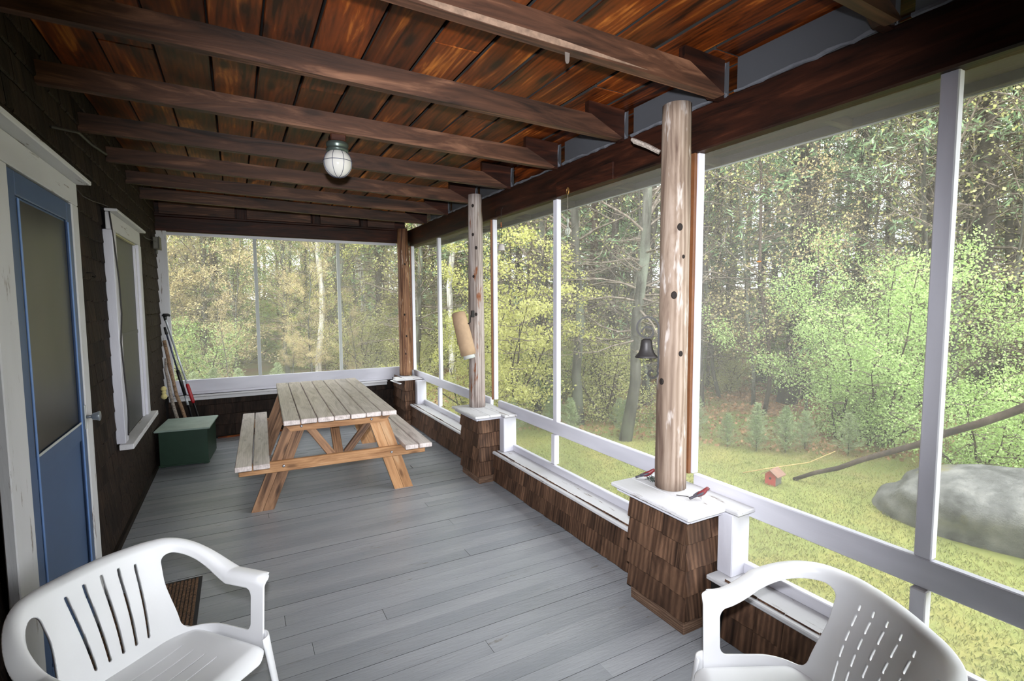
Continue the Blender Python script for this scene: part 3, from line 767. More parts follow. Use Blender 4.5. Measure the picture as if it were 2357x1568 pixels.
# ------------------------------------------------------------------ tools in the corner
def lerp(a, b, t): return tuple(a[i] + (b[i] - a[i]) * t for i in range(3))
s1a, s1b = (.035, 7.10, 1.50), (.40, 6.86, .03)
t1 = empty('snow_brush', s1b, label='silver telescopic brush pole with black T handle and red grip', cat='tool')
MB().tube([s1a, lerp(s1a, s1b, .58)], .011, 10).build('pole', M['steel'], t1, Matrix.Identity(4), True)
MB().tube([lerp(s1a, s1b, .52), lerp(s1a, s1b, .535), lerp(s1a, s1b, .66), lerp(s1a, s1b, .675)], [.014, .019, .019, .012], 12).build('grip', M['red'], t1, Matrix.Identity(4), True)
MB().tube([lerp(s1a, s1b, .67), s1b], .011, 10).build('shaft', M['black'], t1, Matrix.Identity(4), True)
MB().tube([(.012, 7.08, 1.53), (.025, 7.08, 1.542), (.07, 7.08, 1.542), (.09, 7.08, 1.53)], [.01, .017, .017, .01], 10).tube([(.035, 7.10, 1.54), (.038, 7.10, 1.47)], [.022, .012], 10).build('handle', M['black'], t1, Matrix.Identity(4), True)
s2a, s2b = (.030, 7.06, 1.40), (.33, 6.84, .03)
t2 = empty('squeegee_pole', s2b, label='black handled squeegee pole with silver band beside the red grip', cat='tool')
MB().tube([s2a, lerp(s2a, s2b, .38)], .009, 8).build('pole', M['cage'], t2, Matrix.Identity(4), True)
MB().tube([s2a, lerp(s2a, s2b, .06)], [.012, .016], 8).build('end_cap', M['black'], t2, Matrix.Identity(4), True)
MB().tube([lerp(s2a, s2b, .36), lerp(s2a, s2b, .37), lerp(s2a, s2b, .58)], [.012, .019, .017], 12).build('grip', M['black'], t2, Matrix.Identity(4), True)
MB().tube([lerp(s2a, s2b, .58), lerp(s2a, s2b, .66)], .013, 10).build('band', M['steel'], t2, Matrix.Identity(4), True)
MB().tube([lerp(s2a, s2b, .66), s2b], .011, 8).build('shaft', M['black'], t2, Matrix.Identity(4), True)
def bent(a, b, amp, seed, n=9):
    r = random.Random(seed); out = []
    for i in range(n):
        t = i / (n - 1); p = Vector(lerp(a, b, t))
        p += Vector((math.sin(t * PI) * amp + r.uniform(-.006, .006), r.uniform(-.006, .006), 0)); out.append(p)
    return out
st1 = MB().tube(bent((.03, 6.98, 1.25), (.30, 6.74, .03), -.035, 1), [.019, .018, .02, .017, .018, .018, .017, .017, .015], 8).build('walking_stick', M['stick'], None, label='gnarled brown walking stick leaning in the corner', cat='stick')
st2 = MB().tube(bent((.035, 6.90, 1.05), (.24, 6.68, .03), -.045, 2), [.012, .014, .016, .017, .017, .018, .018, .017, .016], 8).build('walking_stick', M['stick_grey'], None, label='smooth grey walking stick, the left one behind the chest', cat='stick')
sp = MB()
for k, (dz, r) in enumerate(((0, .030), (-.04, .024), (-.085, .033))):
    sp.lathe([(0, -r), (r * .7, -r * .7), (r, 0), (r * .7, r * .7), (0, r)], 10, Matrix.Translation(Vector((.035, 6.62, .745 + dz))))
sp.build('sponge', M['sponge'], None, smooth=True, label='yellow lumpy sponge hanging on the shingled wall', cat='sponge')

# ------------------------------------------------------------------ cables, junction box, hook
def wire(name, pts, r, mat, **k):
    return MB().tube(pts, r, 6).build(name, mat, None, smooth=True, **k)
wire('cable', [(.03, 3.56, 2.30), (.022, 3.75, 2.285), (.02, 4.0, 2.30), (.02, 4.25, 2.325), (.025, 4.40, 2.335)], .003, M['cable'], label='thin cable along the wall from door to window', cat='cable')
wire('cable', [(.025, 4.41, 2.34), (.040, 4.43, 2.1), (.045, 4.49, 1.85), (.042, 4.53, 1.6), (.040, 4.45, 1.4), (.042, 4.50, 1.1), (.044, 4.54, .9), (.040, 4.50, .72)], .005, M['cable'], label='dark cable hanging down the left window casing', cat='cable')
wire('cable', [(.05, 5.66, 2.30), (.03, 6.0, 2.30), (.02, 6.4, 2.33), (.03, 6.72, 2.345)], .003, M['cable'], label='thin cable from window to grey junction box', cat='cable')
wire('cable', [(.02, 3.25, 2.52), (.05, 3.6, 2.60), (.03, 4.0, 2.64), (.05, 4.3, 2.66)], .008, M['cable'], label='black cable looped under the rafters at the house wall', cat='cable')
jb = empty('junction_box', (0, 6.82, 2.28), label='grey weathered junction box near the far corner', cat='box')
MB().box(0, .05, 6.75, 6.90, 2.27, 2.40, .006).build('box', M['box_grey'], jb, Matrix.Identity(4))
MB().box(.05, .062, 6.745, 6.905, 2.265, 2.405, .004).build('cover', M['box_grey'], jb, Matrix.Identity(4))
MB().tube([(.02, 6.82, 2.27), (.02, 6.82, 2.22)], .012, 8).build('conduit', M['box_grey'], jb, Matrix.Identity(4), True)
hk = MB().tube([(0, 3.82, 1.855), (.03, 3.82, 1.855), (.04, 3.835, 1.84), (.035, 3.845, 1.83), (.02, 3.85, 1.835)], .003, 6)
hk.build('wall_hook', M['iron'], None, smooth=True, label='small curled hook screwed into shingles beside the door', cat='hook')

# ------------------------------------------------------------------ ceiling lamp
LP = Vector((1.345, 3.285, 0))
lamp = empty('ceiling_lamp', (LP.x, LP.y, 2.52), label='white globe lamp in a wire cage under the rafters', cat='lamp')
ml = Matrix.Translation(Vector((LP.x, LP.y, 2.52)))
MB().box(-.045, .045, -.045, .045, .122, .165, .006).build('mounting_block', M['beam'], lamp, ml)
MB().lathe([(.058, .122), (.064, .118), (.066, .100), (.060, .092), (.060, .086), (.066, .080), (.064, .068), (.052, .064), (.0, .064)], 28).build('canopy', M['lamp_base'], lamp, ml, True)
g = .084
MB().lathe([(max(.0, g * math.sin(PI * i / 20)), -g * math.cos(PI * i / 20)) for i in range(18)], 32).build('globe', M['globe'], lamp, ml, True)
cg = MB()
for k in range(4):
    a = k * PI / 4 + .25
    cg.tube([(math.cos(a) * math.sin(t) * (g + .002), math.sin(a) * math.sin(t) * (g + .002), -math.cos(t) * (g + .002)) for t in [(-2.45) + 4.9 * i / 30 for i in range(31)]], .0016, 5)
cg.tube([(math.cos(a) * (g + .002), math.sin(a) * (g + .002), .008) for a in [2 * PI * i / 32 for i in range(33)]], .0018, 5)
cg.build('wire_cage', M['cage'], lamp, ml, True)

# ------------------------------------------------------------------ dinner bell on the near post
bl = empty('dinner_bell', (2.745, 2.03, 1.30), label='black iron bell on scroll bracket fixed to near log post', cat='bell')
dv = Vector((-.70, .71, 0)).normalized()       # direction in which the bracket sticks out from the post
bo = Vector((2.765, 1.995, 0))
bo += dv * .018
bmx = Matrix(((dv.x, -dv.y, 0, bo.x), (dv.y, dv.x, 0, bo.y), (0, 0, 1, 0), (0, 0, 0, 1)))
def arc(cx_, cz_, r0, r1, a0, a1, n=18): return [(cx_ + (r0 + (r1 - r0) * i / n) * math.cos(a0 + (a1 - a0) * i / n), cz_ + (r0 + (r1 - r0) * i / n) * math.sin(a0 + (a1 - a0) * i / n)) for i in range(n + 1)]
path = arc(.030, 1.287, .012, .030, 4.6 - 2 * PI * .9, 0 - PI * .0, 16)[::1]
bar = [(.004, 1.29), (.0, 1.32), (.0, 1.40), (.0, 1.50), (.0, 1.525)]
big = arc(.058, 1.527, .058, .055, 0 + PI, -PI * .5, 22)
small = arc(.075, 1.502, .030, .012, -PI * .5, PI * 1.1, 14)
low = [(.045 - .0, 1.285), (.040, 1.297), (.028, 1.297), (.022, 1.285), (.026, 1.268), (.022, 1.262)]
lowc = arc(.032, 1.277, .012, .032, -PI * .2, PI * 1.55, 18)
lowp = [(.058 - 0, 1.277)][:0] + [(.032 + r * math.cos(a), 1.280 + r * math.sin(a)) for r, a in [(.010 + .022 * i / 18, PI * .25 + PI * 1.75 * (-i / 18) * -1) for i in range(19)]]
lowp = [(2 * .032 - x_, z_) for x_, z_ in lowp]
MB().ribbon(lowp + bar + big[1:], .014, .0095).build('bracket', M['iron'], bl, bmx)
MB().ribbon([(.058, 1.4715)] + [(.058 - .03 * math.sin(t) * 1.0, 1.4715 + .03 - .03 * math.cos(t)) for t in [i * .25 for i in range(1, 20)]], .012, .009).build('scroll', M['iron'], bl, bmx)
MB().lathe([(0, 1.467), (.018, 1.466), (.027, 1.458), (.031, 1.440), (.034, 1.415), (.040, 1.395), (.052, 1.378), (.061, 1.368), (.060, 1.364), (.050, 1.374), (.036, 1.395), (.030, 1.42), (.024, 1.452), (0, 1.458)], 28, Matrix.Translation(Vector((.063, 0, 0)))).build('bell', M['iron_bell'], bl, bmx, True)
MB().tube([(.063, 0, 1.455), (.063, 0, 1.385), (.063, 0, 1.372)], [.003, .004, .009], 8).build('clapper', M['iron'], bl, bmx, True)
for zz in (1.335, 1.515): MB().lathe([(.007, 0), (.005, .004), (0, .005)], 10).build('screw', M['zinc'], bl, bmx @ Matrix.Translation(Vector((.003, 0, zz))) @ Matrix.Rotation(PI / 2, 4, 'Y'), True)

# ------------------------------------------------------------------ tan roll on the second post
ra, rb = Vector((2.625, 4.50, 1.575)), Vector((2.700, 4.43, 1.165))
rl = empty('hanging_roll', ra, label='tan fleecy cylinder hanging from hook on grey log post', cat='roll')
m = MB(); dirv = (rb - ra).normalized()
m.tube([ra + (rb - ra) * t + Vector((0, 0, 0)) for t in (0, .02, .2, .5, .8, 1)], [.045, .064, .071, .073, .074, .072], 24).build('outer_roll', M['tan'], rl, Matrix.Identity(4), True)
MB().tube([rb - dirv * .01, rb + dirv * .035], .056, 20).build('core', M['card'], rl, Matrix.Identity(4), True)
MB().tube([(2.755, 4.44, 1.55), (2.735, 4.43, 1.56), (2.725, 4.43, 1.53), (2.72, 4.43, 1.48), (2.705, 4.43, 1.465), (2.69, 4.43, 1.465)], .005, 6).build('hook', M['iron'], rl, Matrix.Identity(4), True)
MB().box(2.735, 2.765, 4.425, 4.45, 1.525, 1.59, .003).build('hook_plate', M['iron'], rl, Matrix.Identity(4))

# ------------------------------------------------------------------ things hanging from the beam
c1 = empty('suncatcher', (2.925, 3.11, 2.18), label='frosted round suncatcher hanging on a long thread', cat='suncatcher')
I4 = Matrix.Identity(4)
MB().tube([(2.925, 3.11 + .013 * math.cos(a), 2.475 + .024 * math.sin(a)) for a in [2 * PI * i / 20 for i in range(21)]], .003, 6).build('ring', M['brass'], c1, I4, True)
MB().tube([(2.925, 3.11, 2.45), (2.925, 3.11, 2.285)], .0012, 5).build('thread', M['stick_grey'], c1, I4)
q = MB().tube([(2.925, 3.11 + .026 * math.cos(a), 2.185 + .026 * math.sin(a)) for a in [2 * PI * i / 24 for i in range(25)]], .006, 6)
q.tube([(2.925, 3.11 + .010 * math.cos(a), 2.262 + .014 * math.sin(a)) for a in [2 * PI * i / 16 for i in range(17)]], .005, 6)
q.tube([(2.925, 3.11, 2.25), (2.925, 3.11, 2.15)], .006, 6).tube([(2.925, 3.10, 2.144), (2.925, 3.12, 2.144)], .004, 6)
q.build('pendant', M['gum'], c1, I4, True)
c2 = empty('hanging_bell', (2.925, 4.17, 2.12), label='pale ceramic bell hanging on a beaded cord', cat='bell')
MB().tube([(2.943, 4.17, 2.53), (2.925, 4.17, 2.50), (2.925, 4.17, 2.2)], .002, 5).build('cord', M['cable'], c2, I4)
MB().lathe([(0, .048), (.018, .046), (.026, .035), (.030, .015), (.034, -.004), (.036, -.014), (.034, -.016), (.028, 0), (.02, .03), (0, .04)], 20).build('bell', M['porcelain'], c2, Matrix.Translation(Vector((2.925, 4.17, 2.155))), True)
for k in range(3): MB().lathe([(0, -.007), (.005, -.004), (.007, 0), (.005, .004), (0, .007)], 10).build('bead', M['bead'], c2, Matrix.Translation(Vector((2.925, 4.17, 2.36 + k * .015))), True)
wire('hook_wire', [(2.946, 4.30, 2.53), (2.93, 4.30, 2.51), (2.925, 4.29, 2.47), (2.93, 4.27, 2.46)], .002, M['iron'], label='small bent wire hook beside the beaded cord', cat='hook')
tb_ = MB().prism([(-.011, 0), (.011, 0), (.009, -.035), (.004, -.045), (-.004, -.045), (-.009, -.035)], -.002, .002).build('drilled_tab', plain('dull_tab', S('5f5650'), .7), None, Matrix.Translation(Vector((1.975, 1.752, 2.672))), label='small pale drilled tab hanging under a rafter', cat='tab')

# ------------------------------------------------------------------ painted birds on the pier cap
def bird(label, loc, yaw):
    mw = Matrix.Translation(Vector(loc)) @ Matrix.Rotation(yaw, 4, 'Z') @ Matrix.Scale(.66, 4)
    o = bpy.data.objects.new('bird_figurine', None); place(o, mw, None); tag(o, label, 'bird figurine', 'red birds on the near pier cap')
    def blob(pts, rad, sy=1.0, n=14):
        m = MB(); m.tube(pts, rad, n, True); m.v = [(a, b * sy, c) for a, b, c in m.v]; return m
    blob([(-.035, 0, .030), (-.02, 0, .034), (0, 0, .041), (.025, 0, .052), (.04, 0, .062), (.052, 0, .073), (.064, 0, .078), (.073, 0, .078), (.078, 0, .077)], [.006, .014, .020, .021, .018, .0155, .0155, .011, .004], .85).build('body', M['bird_red'], o, mw, True)
    blob([(.075, 0, .078), (.083, 0, .0755), (.089, 0, .073)], [.006, .004, .0008], .8, 8).build('beak', M['bird_dark'], o, mw, True)
    blob([(-.095, 0, .014), (-.09, 0, .015), (-.05, 0, .026), (-.015, 0, .036)], [.004, .010, .009, .010], 1.1, 10).build('tail', M['bird_dark'], o, mw, True)
    for s in (-1, 1):
        m = MB(); m.tube([(-.055, s * .011, .031), (-.03, s * .015, .038), (0, s * .0155, .047), (.022, s * .014, .056)], [.003, .008, .011, .004], 8, True).build('wing', M['bird_dark'], o, mw, True)
        MB().tube([(.005, s * .007, .026), (.008, s * .008, 0)], .0014, 5).build('leg', M['bird_dark'], o, mw)
        MB().lathe([(0, -.0018), (.0018, 0), (0, .0018)], 6).build('eye', M['black'], o, mw @ Matrix.Translation(Vector((.066, s * .0145, .081))))
bird('red and grey painted bird standing left of the near post', (2.80, 2.135, .647), -.55)
bird('red and grey painted bird standing right of the near post', (2.83, 1.775, .646), -.25)
wc = MB(); rr = random.Random(4)
pts = []
for i in range(60):
    a = i * .75; pts.append((2.80 + .022 * math.cos(a) + rr.uniform(-.008, .008), 2.085 + .028 * math.sin(a * 1.1) + rr.uniform(-.008, .008), .652 + rr.uniform(0, .018)))
wc.tube(pts, .0016, 4).build('tangled_wire', M['lamp_base'], None, label='small tangle of wire at foot of the near post', cat='wire')
wc = MB(); pts = [(2.74 + .03 * math.cos(i * .9) + rr.uniform(-.01, .01), 4.66 + .035 * math.sin(i) + rr.uniform(-.01, .01), .651 + rr.uniform(0, .01)) for i in range(16)]
wc.tube(pts, .0022, 4).build('tangled_wire', M['cable'], None, label='dark twisted wire at foot of the grey post', cat='wire')
MB().tube([(2.76, 1.87, .649), (2.79, 1.83, .650), (2.80, 1.80, .649)], .002, 5).build('nail', M['iron'], None, label='dark bent nail lying on the near pier cap', cat='nail')

# ------------------------------------------------------------------ doormat
mt = empty('doormat', (.29, 3.2, 0), label='brown ribbed doormat with black rubber edge', cat='doormat')
MB().box(.06, .515, 2.78, 3.535, .002, .007, .002).build('rubber_edge', M['rubber'], mt, I4)
m = MB()
for i in range(22):
    for j in range(36):
        xx = .085 + i * .0188; yy = 2.80 + j * .0198 + (.0099 if i % 2 else 0)
        h_ = .0055 + .0025 * ((i + j) % 2)
        m.add([(xx, yy, .007), (xx + .016, yy, .007), (xx + .016, yy + .015, .007), (xx, yy + .015, .007), (xx + .004, yy + .004, .007 + h_), (xx + .012, yy + .004, .007 + h_), (xx + .012, yy + .011, .007 + h_), (xx + .004, yy + .011, .007 + h_)],
              [(0, 1, 5, 4), (1, 2, 6, 5), (2, 3, 7, 6), (3, 0, 4, 7), (4, 5, 6, 7)])
m.build('pile', M['mat'], mt, I4, kind='stuff')

# ------------------------------------------------------------------ PLASTIC CHAIRS
def sheet(sdf, x0, x1, y0, y1, nx, ny, mapf):
    """marching-squares fill of sdf>0 on a grid, mapped to 3-D"""
    gx = np.linspace(x0, x1, nx + 1); gy = np.linspace(y0, y1, ny + 1)
    F = np.array([[sdf(a, b) for b in gy] for a in gx])
    vid = {}; V = []; Fc = []
    def gv(i, j):
        k = (i, j)
        if k not in vid: vid[k] = len(V); V.append((gx[i], gy[j]))
        return vid[k]
    def ev(i, j, i2, j2):
        k = (min((i, j), (i2, j2)), max((i, j), (i2, j2)))
        if k not in vid:
            (a, b), (c, d) = k; t = F[a][b] / (F[a][b] - F[c][d]); t = min(max(t, .02), .98)
            vid[k] = len(V); V.append((gx[a] + (gx[c] - gx[a]) * t, gy[b] + (gy[d] - gy[b]) * t))
        return vid[k]
    for i in range(nx):
        for j in range(ny):
            cs = [(i, j), (i + 1, j), (i + 1, j + 1), (i, j + 1)]; ins = [F[a][b] > 0 for a, b in cs]
            if not any(ins): continue
            poly = []
            for k in range(4):
                a, b = cs[k], cs[(k + 1) % 4]
                if ins[k]: poly.append(gv(*a))
                if ins[k] != ins[(k + 1) % 4]: poly.append(ev(*a, *b))
            if len(poly) >= 3: Fc.append(poly)
    m = MB(); m.v = [mapf(a, b) for a, b in V]; m.f = Fc; return m
def capsule(px, py, ax, ay, bx, by, r):
    dx, dy = bx - ax, by - ay; t = max(0, min(1, ((px - ax) * dx + (py - ay) * dy) / (dx * dx + dy * dy + 1e-12)))
    return math.hypot(px - ax - dx * t, py - ay - dy * t) - r
def rbox(px, py, cx_, cy2, hx, hy, r):
    qx, qy = abs(px - cx_) - hx + r, abs(py - cy2) - hy + r
    return math.hypot(max(qx, 0), max(qy, 0)) + min(max(qx, qy), 0) - r
def sstep(a, b, x_):
    t = max(0, min(1, (x_ - a) / (b - a))); return t * t * (3 - 2 * t)
def finish(o, th, off=0, sub=0):
    s = o.modifiers.new('thickness', 'SOLIDIFY'); s.thickness = th; s.offset = off; s.use_rim = True
    if sub: pass
    o.data.polygons.foreach_set('use_smooth', [True] * len(o.data.polygons))
def make_chair(label, cx_, cyy, ang, dashed=False, sh=(.17, .40), fan=1.27, ssp=.045):
    armz, backz, seatz, dep, W0, rr_ = .590, .728, .352, -.085, .284, .165
    f = Vector((math.cos(ang), math.sin(ang), 0)); r_ = Vector((f.y, -f.x, 0))
    mw = Matrix(((r_.x, f.x, 0, cx_), (r_.y, f.y, 0, cyy), (0, 0, 1, 0), (0, 0, 0, 1)))
    o = bpy.data.objects.new('plastic_chair', None); place(o, mw, None); tag(o, label, 'chair')
    SM = .655; h0 = W0 - rr_; h1 = h0 + rr_ * PI / 2
    def P(s):
        a = abs(s); sg = 1 if s >= 0 else -1
        if a < h0: p = (a, -.235, 0, -1)
        elif a < h1:
            t = (a - h0) / rr_; p = (h0 + rr_ * math.sin(t), -.07 - rr_ * math.cos(t), math.sin(t), -math.cos(t))
        else:
            u = a - h1; p = (W0 + u * .03, -.07 + u * (1 + dep / .3), 1, 0)
        return (p[0] * sg, p[1], p[2] * sg, p[3])
    def T(s):
        a = abs(s)
        return backz - .012 * min(1, (a / .17) ** 2) - (backz - .012 - armz) * sstep(sh[0], sh[1], a) - .010 * sstep(.59, .655, a)
    def flw(s): return .008 + .034 * sstep(.18, .38, abs(s))
    rc = .020
    def mp(s, z):
        px, py, nx_, ny_ = P(s); Tz = T(s); d = Tz - z; a = abs(s)
        lean = .27 * (1 - sstep(.16, .40, a)) + .06
        out = 0; zz = z
        if d < rc:
            L = rc - d; ar = rc * PI / 2
            if L < ar: th = L / rc; out = rc * (1 - math.cos(th)); zz = Tz - rc + rc * math.sin(th)
            else: out = rc + (L - ar); zz = Tz - (L - ar) ** 2 * 5
        off = (zz - .42) * lean + out - .012 * math.sin(max(0, min(1, (z - seatz) / .3)) * PI) * (1 - sstep(.1, .25, a))
        return (px + nx_ * off, py + ny_ * off, zz)
    slots = []
    for k in range(5):
        s0 = (k - 2) * ssp; zt = .682 - .004 * abs(k - 2) ** 2
        if not dashed: slots.append((s0, .415, s0 * fan, zt))
        else:
            L_ = zt - .40
            for (q0, q1) in ((0, .30), (.38, .50), (.58, .68), (.76, .88), (.95, 1.0)):
                slots.append((s0 * (1 + (fan - 1) * q0), .40 + L_ * q0, s0 * (1 + (fan - 1) * q1), .40 + L_ * q1))
    def sdf(s, z):
        a = abs(s); v = min(SM - a, (T(s) + flw(s) + rc * (PI / 2 - 1)) - z, z - (seatz - .035))
        if a > SM - .05 and z > T(s) - .01:
            v = min(v, .05 - math.hypot(max(0, a - (SM - .05)), max(0, z - (T(s) - .01))))
        # opening between arm and seat: leans back into the shoulder
        rear = .215 - .04 * sstep(seatz, armz, z); zt = T(s) - .042; zb_ = seatz + .028
        e1, e2, e3, e4 = a - rear, .572 - a, z - zb_, zt - z
        m_ = .035
        q = [max(0, m_ - e) for e in (e1, e2, e3, e4)]
        hole = m_ - math.hypot(max(q[0], q[1]), max(q[2], q[3])) if max(q) > 0 else min(e1, e2, e3, e4)
        v = min(v, -hole)
        for q in slots: v = min(v, capsule(s, z, *q, .0052 if not dashed else .0046))
        return v
    sheet(sdf, -SM - .01, SM + .01, seatz - .045, backz + .06, 330, 112, mp).build('shell', M['plastic'], o, mw)
    finish(KIDS[o][-1], .0085)
    def smap(x_, y_):
        dish = -.014 * (1 - (x_ / .24) ** 2) * (1 - ((y_ + .03) / .23) ** 2)
        e = max(0, y_ - .135); z = seatz + .014 + dish - e * e * 14
        edge = max(0, abs(x_) - .225); z -= edge * edge * 20
        return (x_, y_, z)
    def ssdf(x_, y_):
        v = -rbox(x_, y_, 0, -.035, .262 + y_ * .03, .225, .07)
        for k in range(4): yy = -.13 + k * .06; v = min(v, capsule(x_, y_, -.15, yy, .15, yy, .0022))
        return v
    sheet(ssdf, -.29, .29, -.27, .20, 130, 115, smap).build('seat', M['plastic'], o, mw)
    finish(KIDS[o][-1], .007)
    def leg(p0, p1, w0, w1, nx_, ny_):
        m = MB(); p0, p1 = Vector(p0), Vector(p1); out = Vector((nx_, ny_, 0)).normalized(); t = Vector((-out.y, out.x, 0)); vs = []
        N = 10
        for i in range(N + 1):
            u = i / N; c = p0.lerp(p1, u); w = w0 + (w1 - w0) * u
            for k in range(9):
                a = -1.25 + 2.5 * k / 8
                vs.append(c + t * (math.sin(a) * w) + out * ((math.cos(a) - .6) * w * .9))
        fs = [[i * 9 + k, i * 9 + k + 1, (i + 1) * 9 + k + 1, (i + 1) * 9 + k] for i in range(N) for k in range(8)]
        m.add(vs, fs); q = m.build('leg', M['plastic'], o, mw); finish(q, .006)
    for s in (-1, 1):
        leg((s * .283, .140, .385), (s * .312, .190, 0), .036, .025, s, .9)
        leg((s * .215, -.20, .345), (s * .265, -.32, 0), .042, .025, s, -1)
    return o
make_chair('white plastic armchair on the left with unbroken back slots', .501, 2.032, -.848)
make_chair('white plastic armchair on the right with dashed back slots', 2.192, .896, 2.671, True, (.20, .58), 1.12, .049)
#--OUTDOORS--
# ------------------------------------------------------------------ OUTDOORS
nr = np.random.RandomState(11)
def lawn_f(x_, y_): return x_ + .9 * y_
def gz(x_, y_):
    """ground height: level lawn, then forest floor that climbs a little"""
    d = max(0.0, max(lawn_f(x_, y_) - 12.5, (y_ - 11) * .9 if x_ < 6 else 0)) * .74
    z = -.5 + .045 * max(0, d - 2) + .0008 * max(0, d - 9) ** 2 * (d < 40) + (.77 if d >= 40 else 0) * 1.0
    return z + .05 * noise.noise(Vector((x_ * .35, y_ * .35, 2))) * min(1, d)
def axis_(lo, hi, dense0, dense1):
    v = []; p = lo
    while p < hi: v.append(p); p += .35 if dense0 < p < dense1 else 1.4
    return v + [hi]
gx_, gy_ = axis_(-26, 66, 2.5, 14), axis_(-24, 78, -3, 14)
g = MB(); g.v = [(a, b, gz(a, b)) for a in gx_ for b in gy_]; ny_ = len(gy_)
g.f = [(i * ny_ + j, (i + 1) * ny_ + j, (i + 1) * ny_ + j + 1, i * ny_ + j + 1) for i in range(len(gx_) - 1) for j in range(ny_ - 1)]
gro = g.build('ground', M['ground'], None, smooth=True, label='yellow green lawn running into leaf covered forest floor', kind='structure')

def quads_mesh(name, cen, size, mat, elong=1.5, up=0.0, dirs=None, seed=0):
    """many small four-cornered leaves"""
    r = np.random.RandomState(seed); n = len(cen); cen = np.asarray(cen)
    a = r.normal(size=(n, 3)) if dirs is None else np.asarray(dirs) + r.normal(size=(n, 3)) * .25
    a /= np.linalg.norm(a, axis=1)[:, None]
    b = r.normal(size=(n, 3)); b[:, 2] *= (1 - up)
    b = b - a * (a * b).sum(1)[:, None]; b /= np.linalg.norm(b, axis=1)[:, None] + 1e-9
    s = size * r.uniform(.6, 1.3, n)[:, None]
    v = np.empty((n, 4, 3)); v[:, 0] = cen - a * s * elong / 2; v[:, 1] = cen + b * s / 2 ; v[:, 2] = cen + a * s * elong / 2; v[:, 3] = cen - b * s / 2
    me = bpy.data.meshes.new(name); me.vertices.add(4 * n); me.vertices.foreach_set('co', v.reshape(-1).astype(np.float32))
    me.loops.add(4 * n); me.loops.foreach_set('vertex_index', np.arange(4 * n, dtype=np.int32))
    me.polygons.add(n); me.polygons.foreach_set('loop_start', np.arange(0, 4 * n, 4, dtype=np.int32))
    try: me.polygons.foreach_set('loop_total', np.full(n, 4, dtype=np.int32))
    except Exception: pass
    me.materials.append(mat); me.update(calc_edges=True); return me
def sticks_mesh(name, P0, P1, r0, r1, mat):
    """three-sided tapered twigs"""
    P0, P1 = np.array(P0, float), np.array(P1, float); r0, r1 = np.array(r0, float), np.array(r1, float); n = len(P0)
    d = P1 - P0; d /= np.linalg.norm(d, axis=1)[:, None] + 1e-9
    ref = np.where(np.abs(d[:, 2:3]) < .9, np.array([[0, 0, 1.]]), np.array([[1., 0, 0]]))
    a = np.cross(d, ref); a /= np.linalg.norm(a, axis=1)[:, None]; b = np.cross(a, d)
    v = np.empty((n, 6, 3))
    for k in range(3):
        t = 2 * PI * k / 3; o_ = a * math.cos(t) + b * math.sin(t)
        v[:, k] = P0 + o_ * r0[:, None]; v[:, 3 + k] = P1 + o_ * r1[:, None]
    f = np.array([[0, 1, 4, 3], [1, 2, 5, 4], [2, 0, 3, 5]]); idx = (f[None] + np.arange(n)[:, None, None] * 6).reshape(-1)
    me = bpy.data.meshes.new(name); me.vertices.add(6 * n); me.vertices.foreach_set('co', v.reshape(-1).astype(np.float32))
    me.loops.add(12 * n); me.loops.foreach_set('vertex_index', idx.astype(np.int32))
    me.polygons.add(3 * n); me.polygons.foreach_set('loop_start', np.arange(0, 12 * n, 4, dtype=np.int32))
    try: me.polygons.foreach_set('loop_total', np.full(3 * n, 4, dtype=np.int32))
    except Exception: pass
    me.materials.append(mat); me.update(calc_edges=True); return me
def branch(r, p, d, L, r0, nseg, sag, out, tips, wig=.14):
    """append a wiggly branch; returns its points"""
    p = np.array(p, float); d = np.array(d, float) / np.linalg.norm(d); pts = [p]
    for i in range(nseg):
        d = d + r.normal(size=3) * wig + np.array([0, 0, sag]); d /= np.linalg.norm(d)
        q = p + d * L / nseg; out.append((p, q, r0 * (1 - i / nseg) + .0015, r0 * (1 - (i + 1) / nseg) + .0015)); p = q; pts.append(p)
    tips.append((pts, d)); return pts
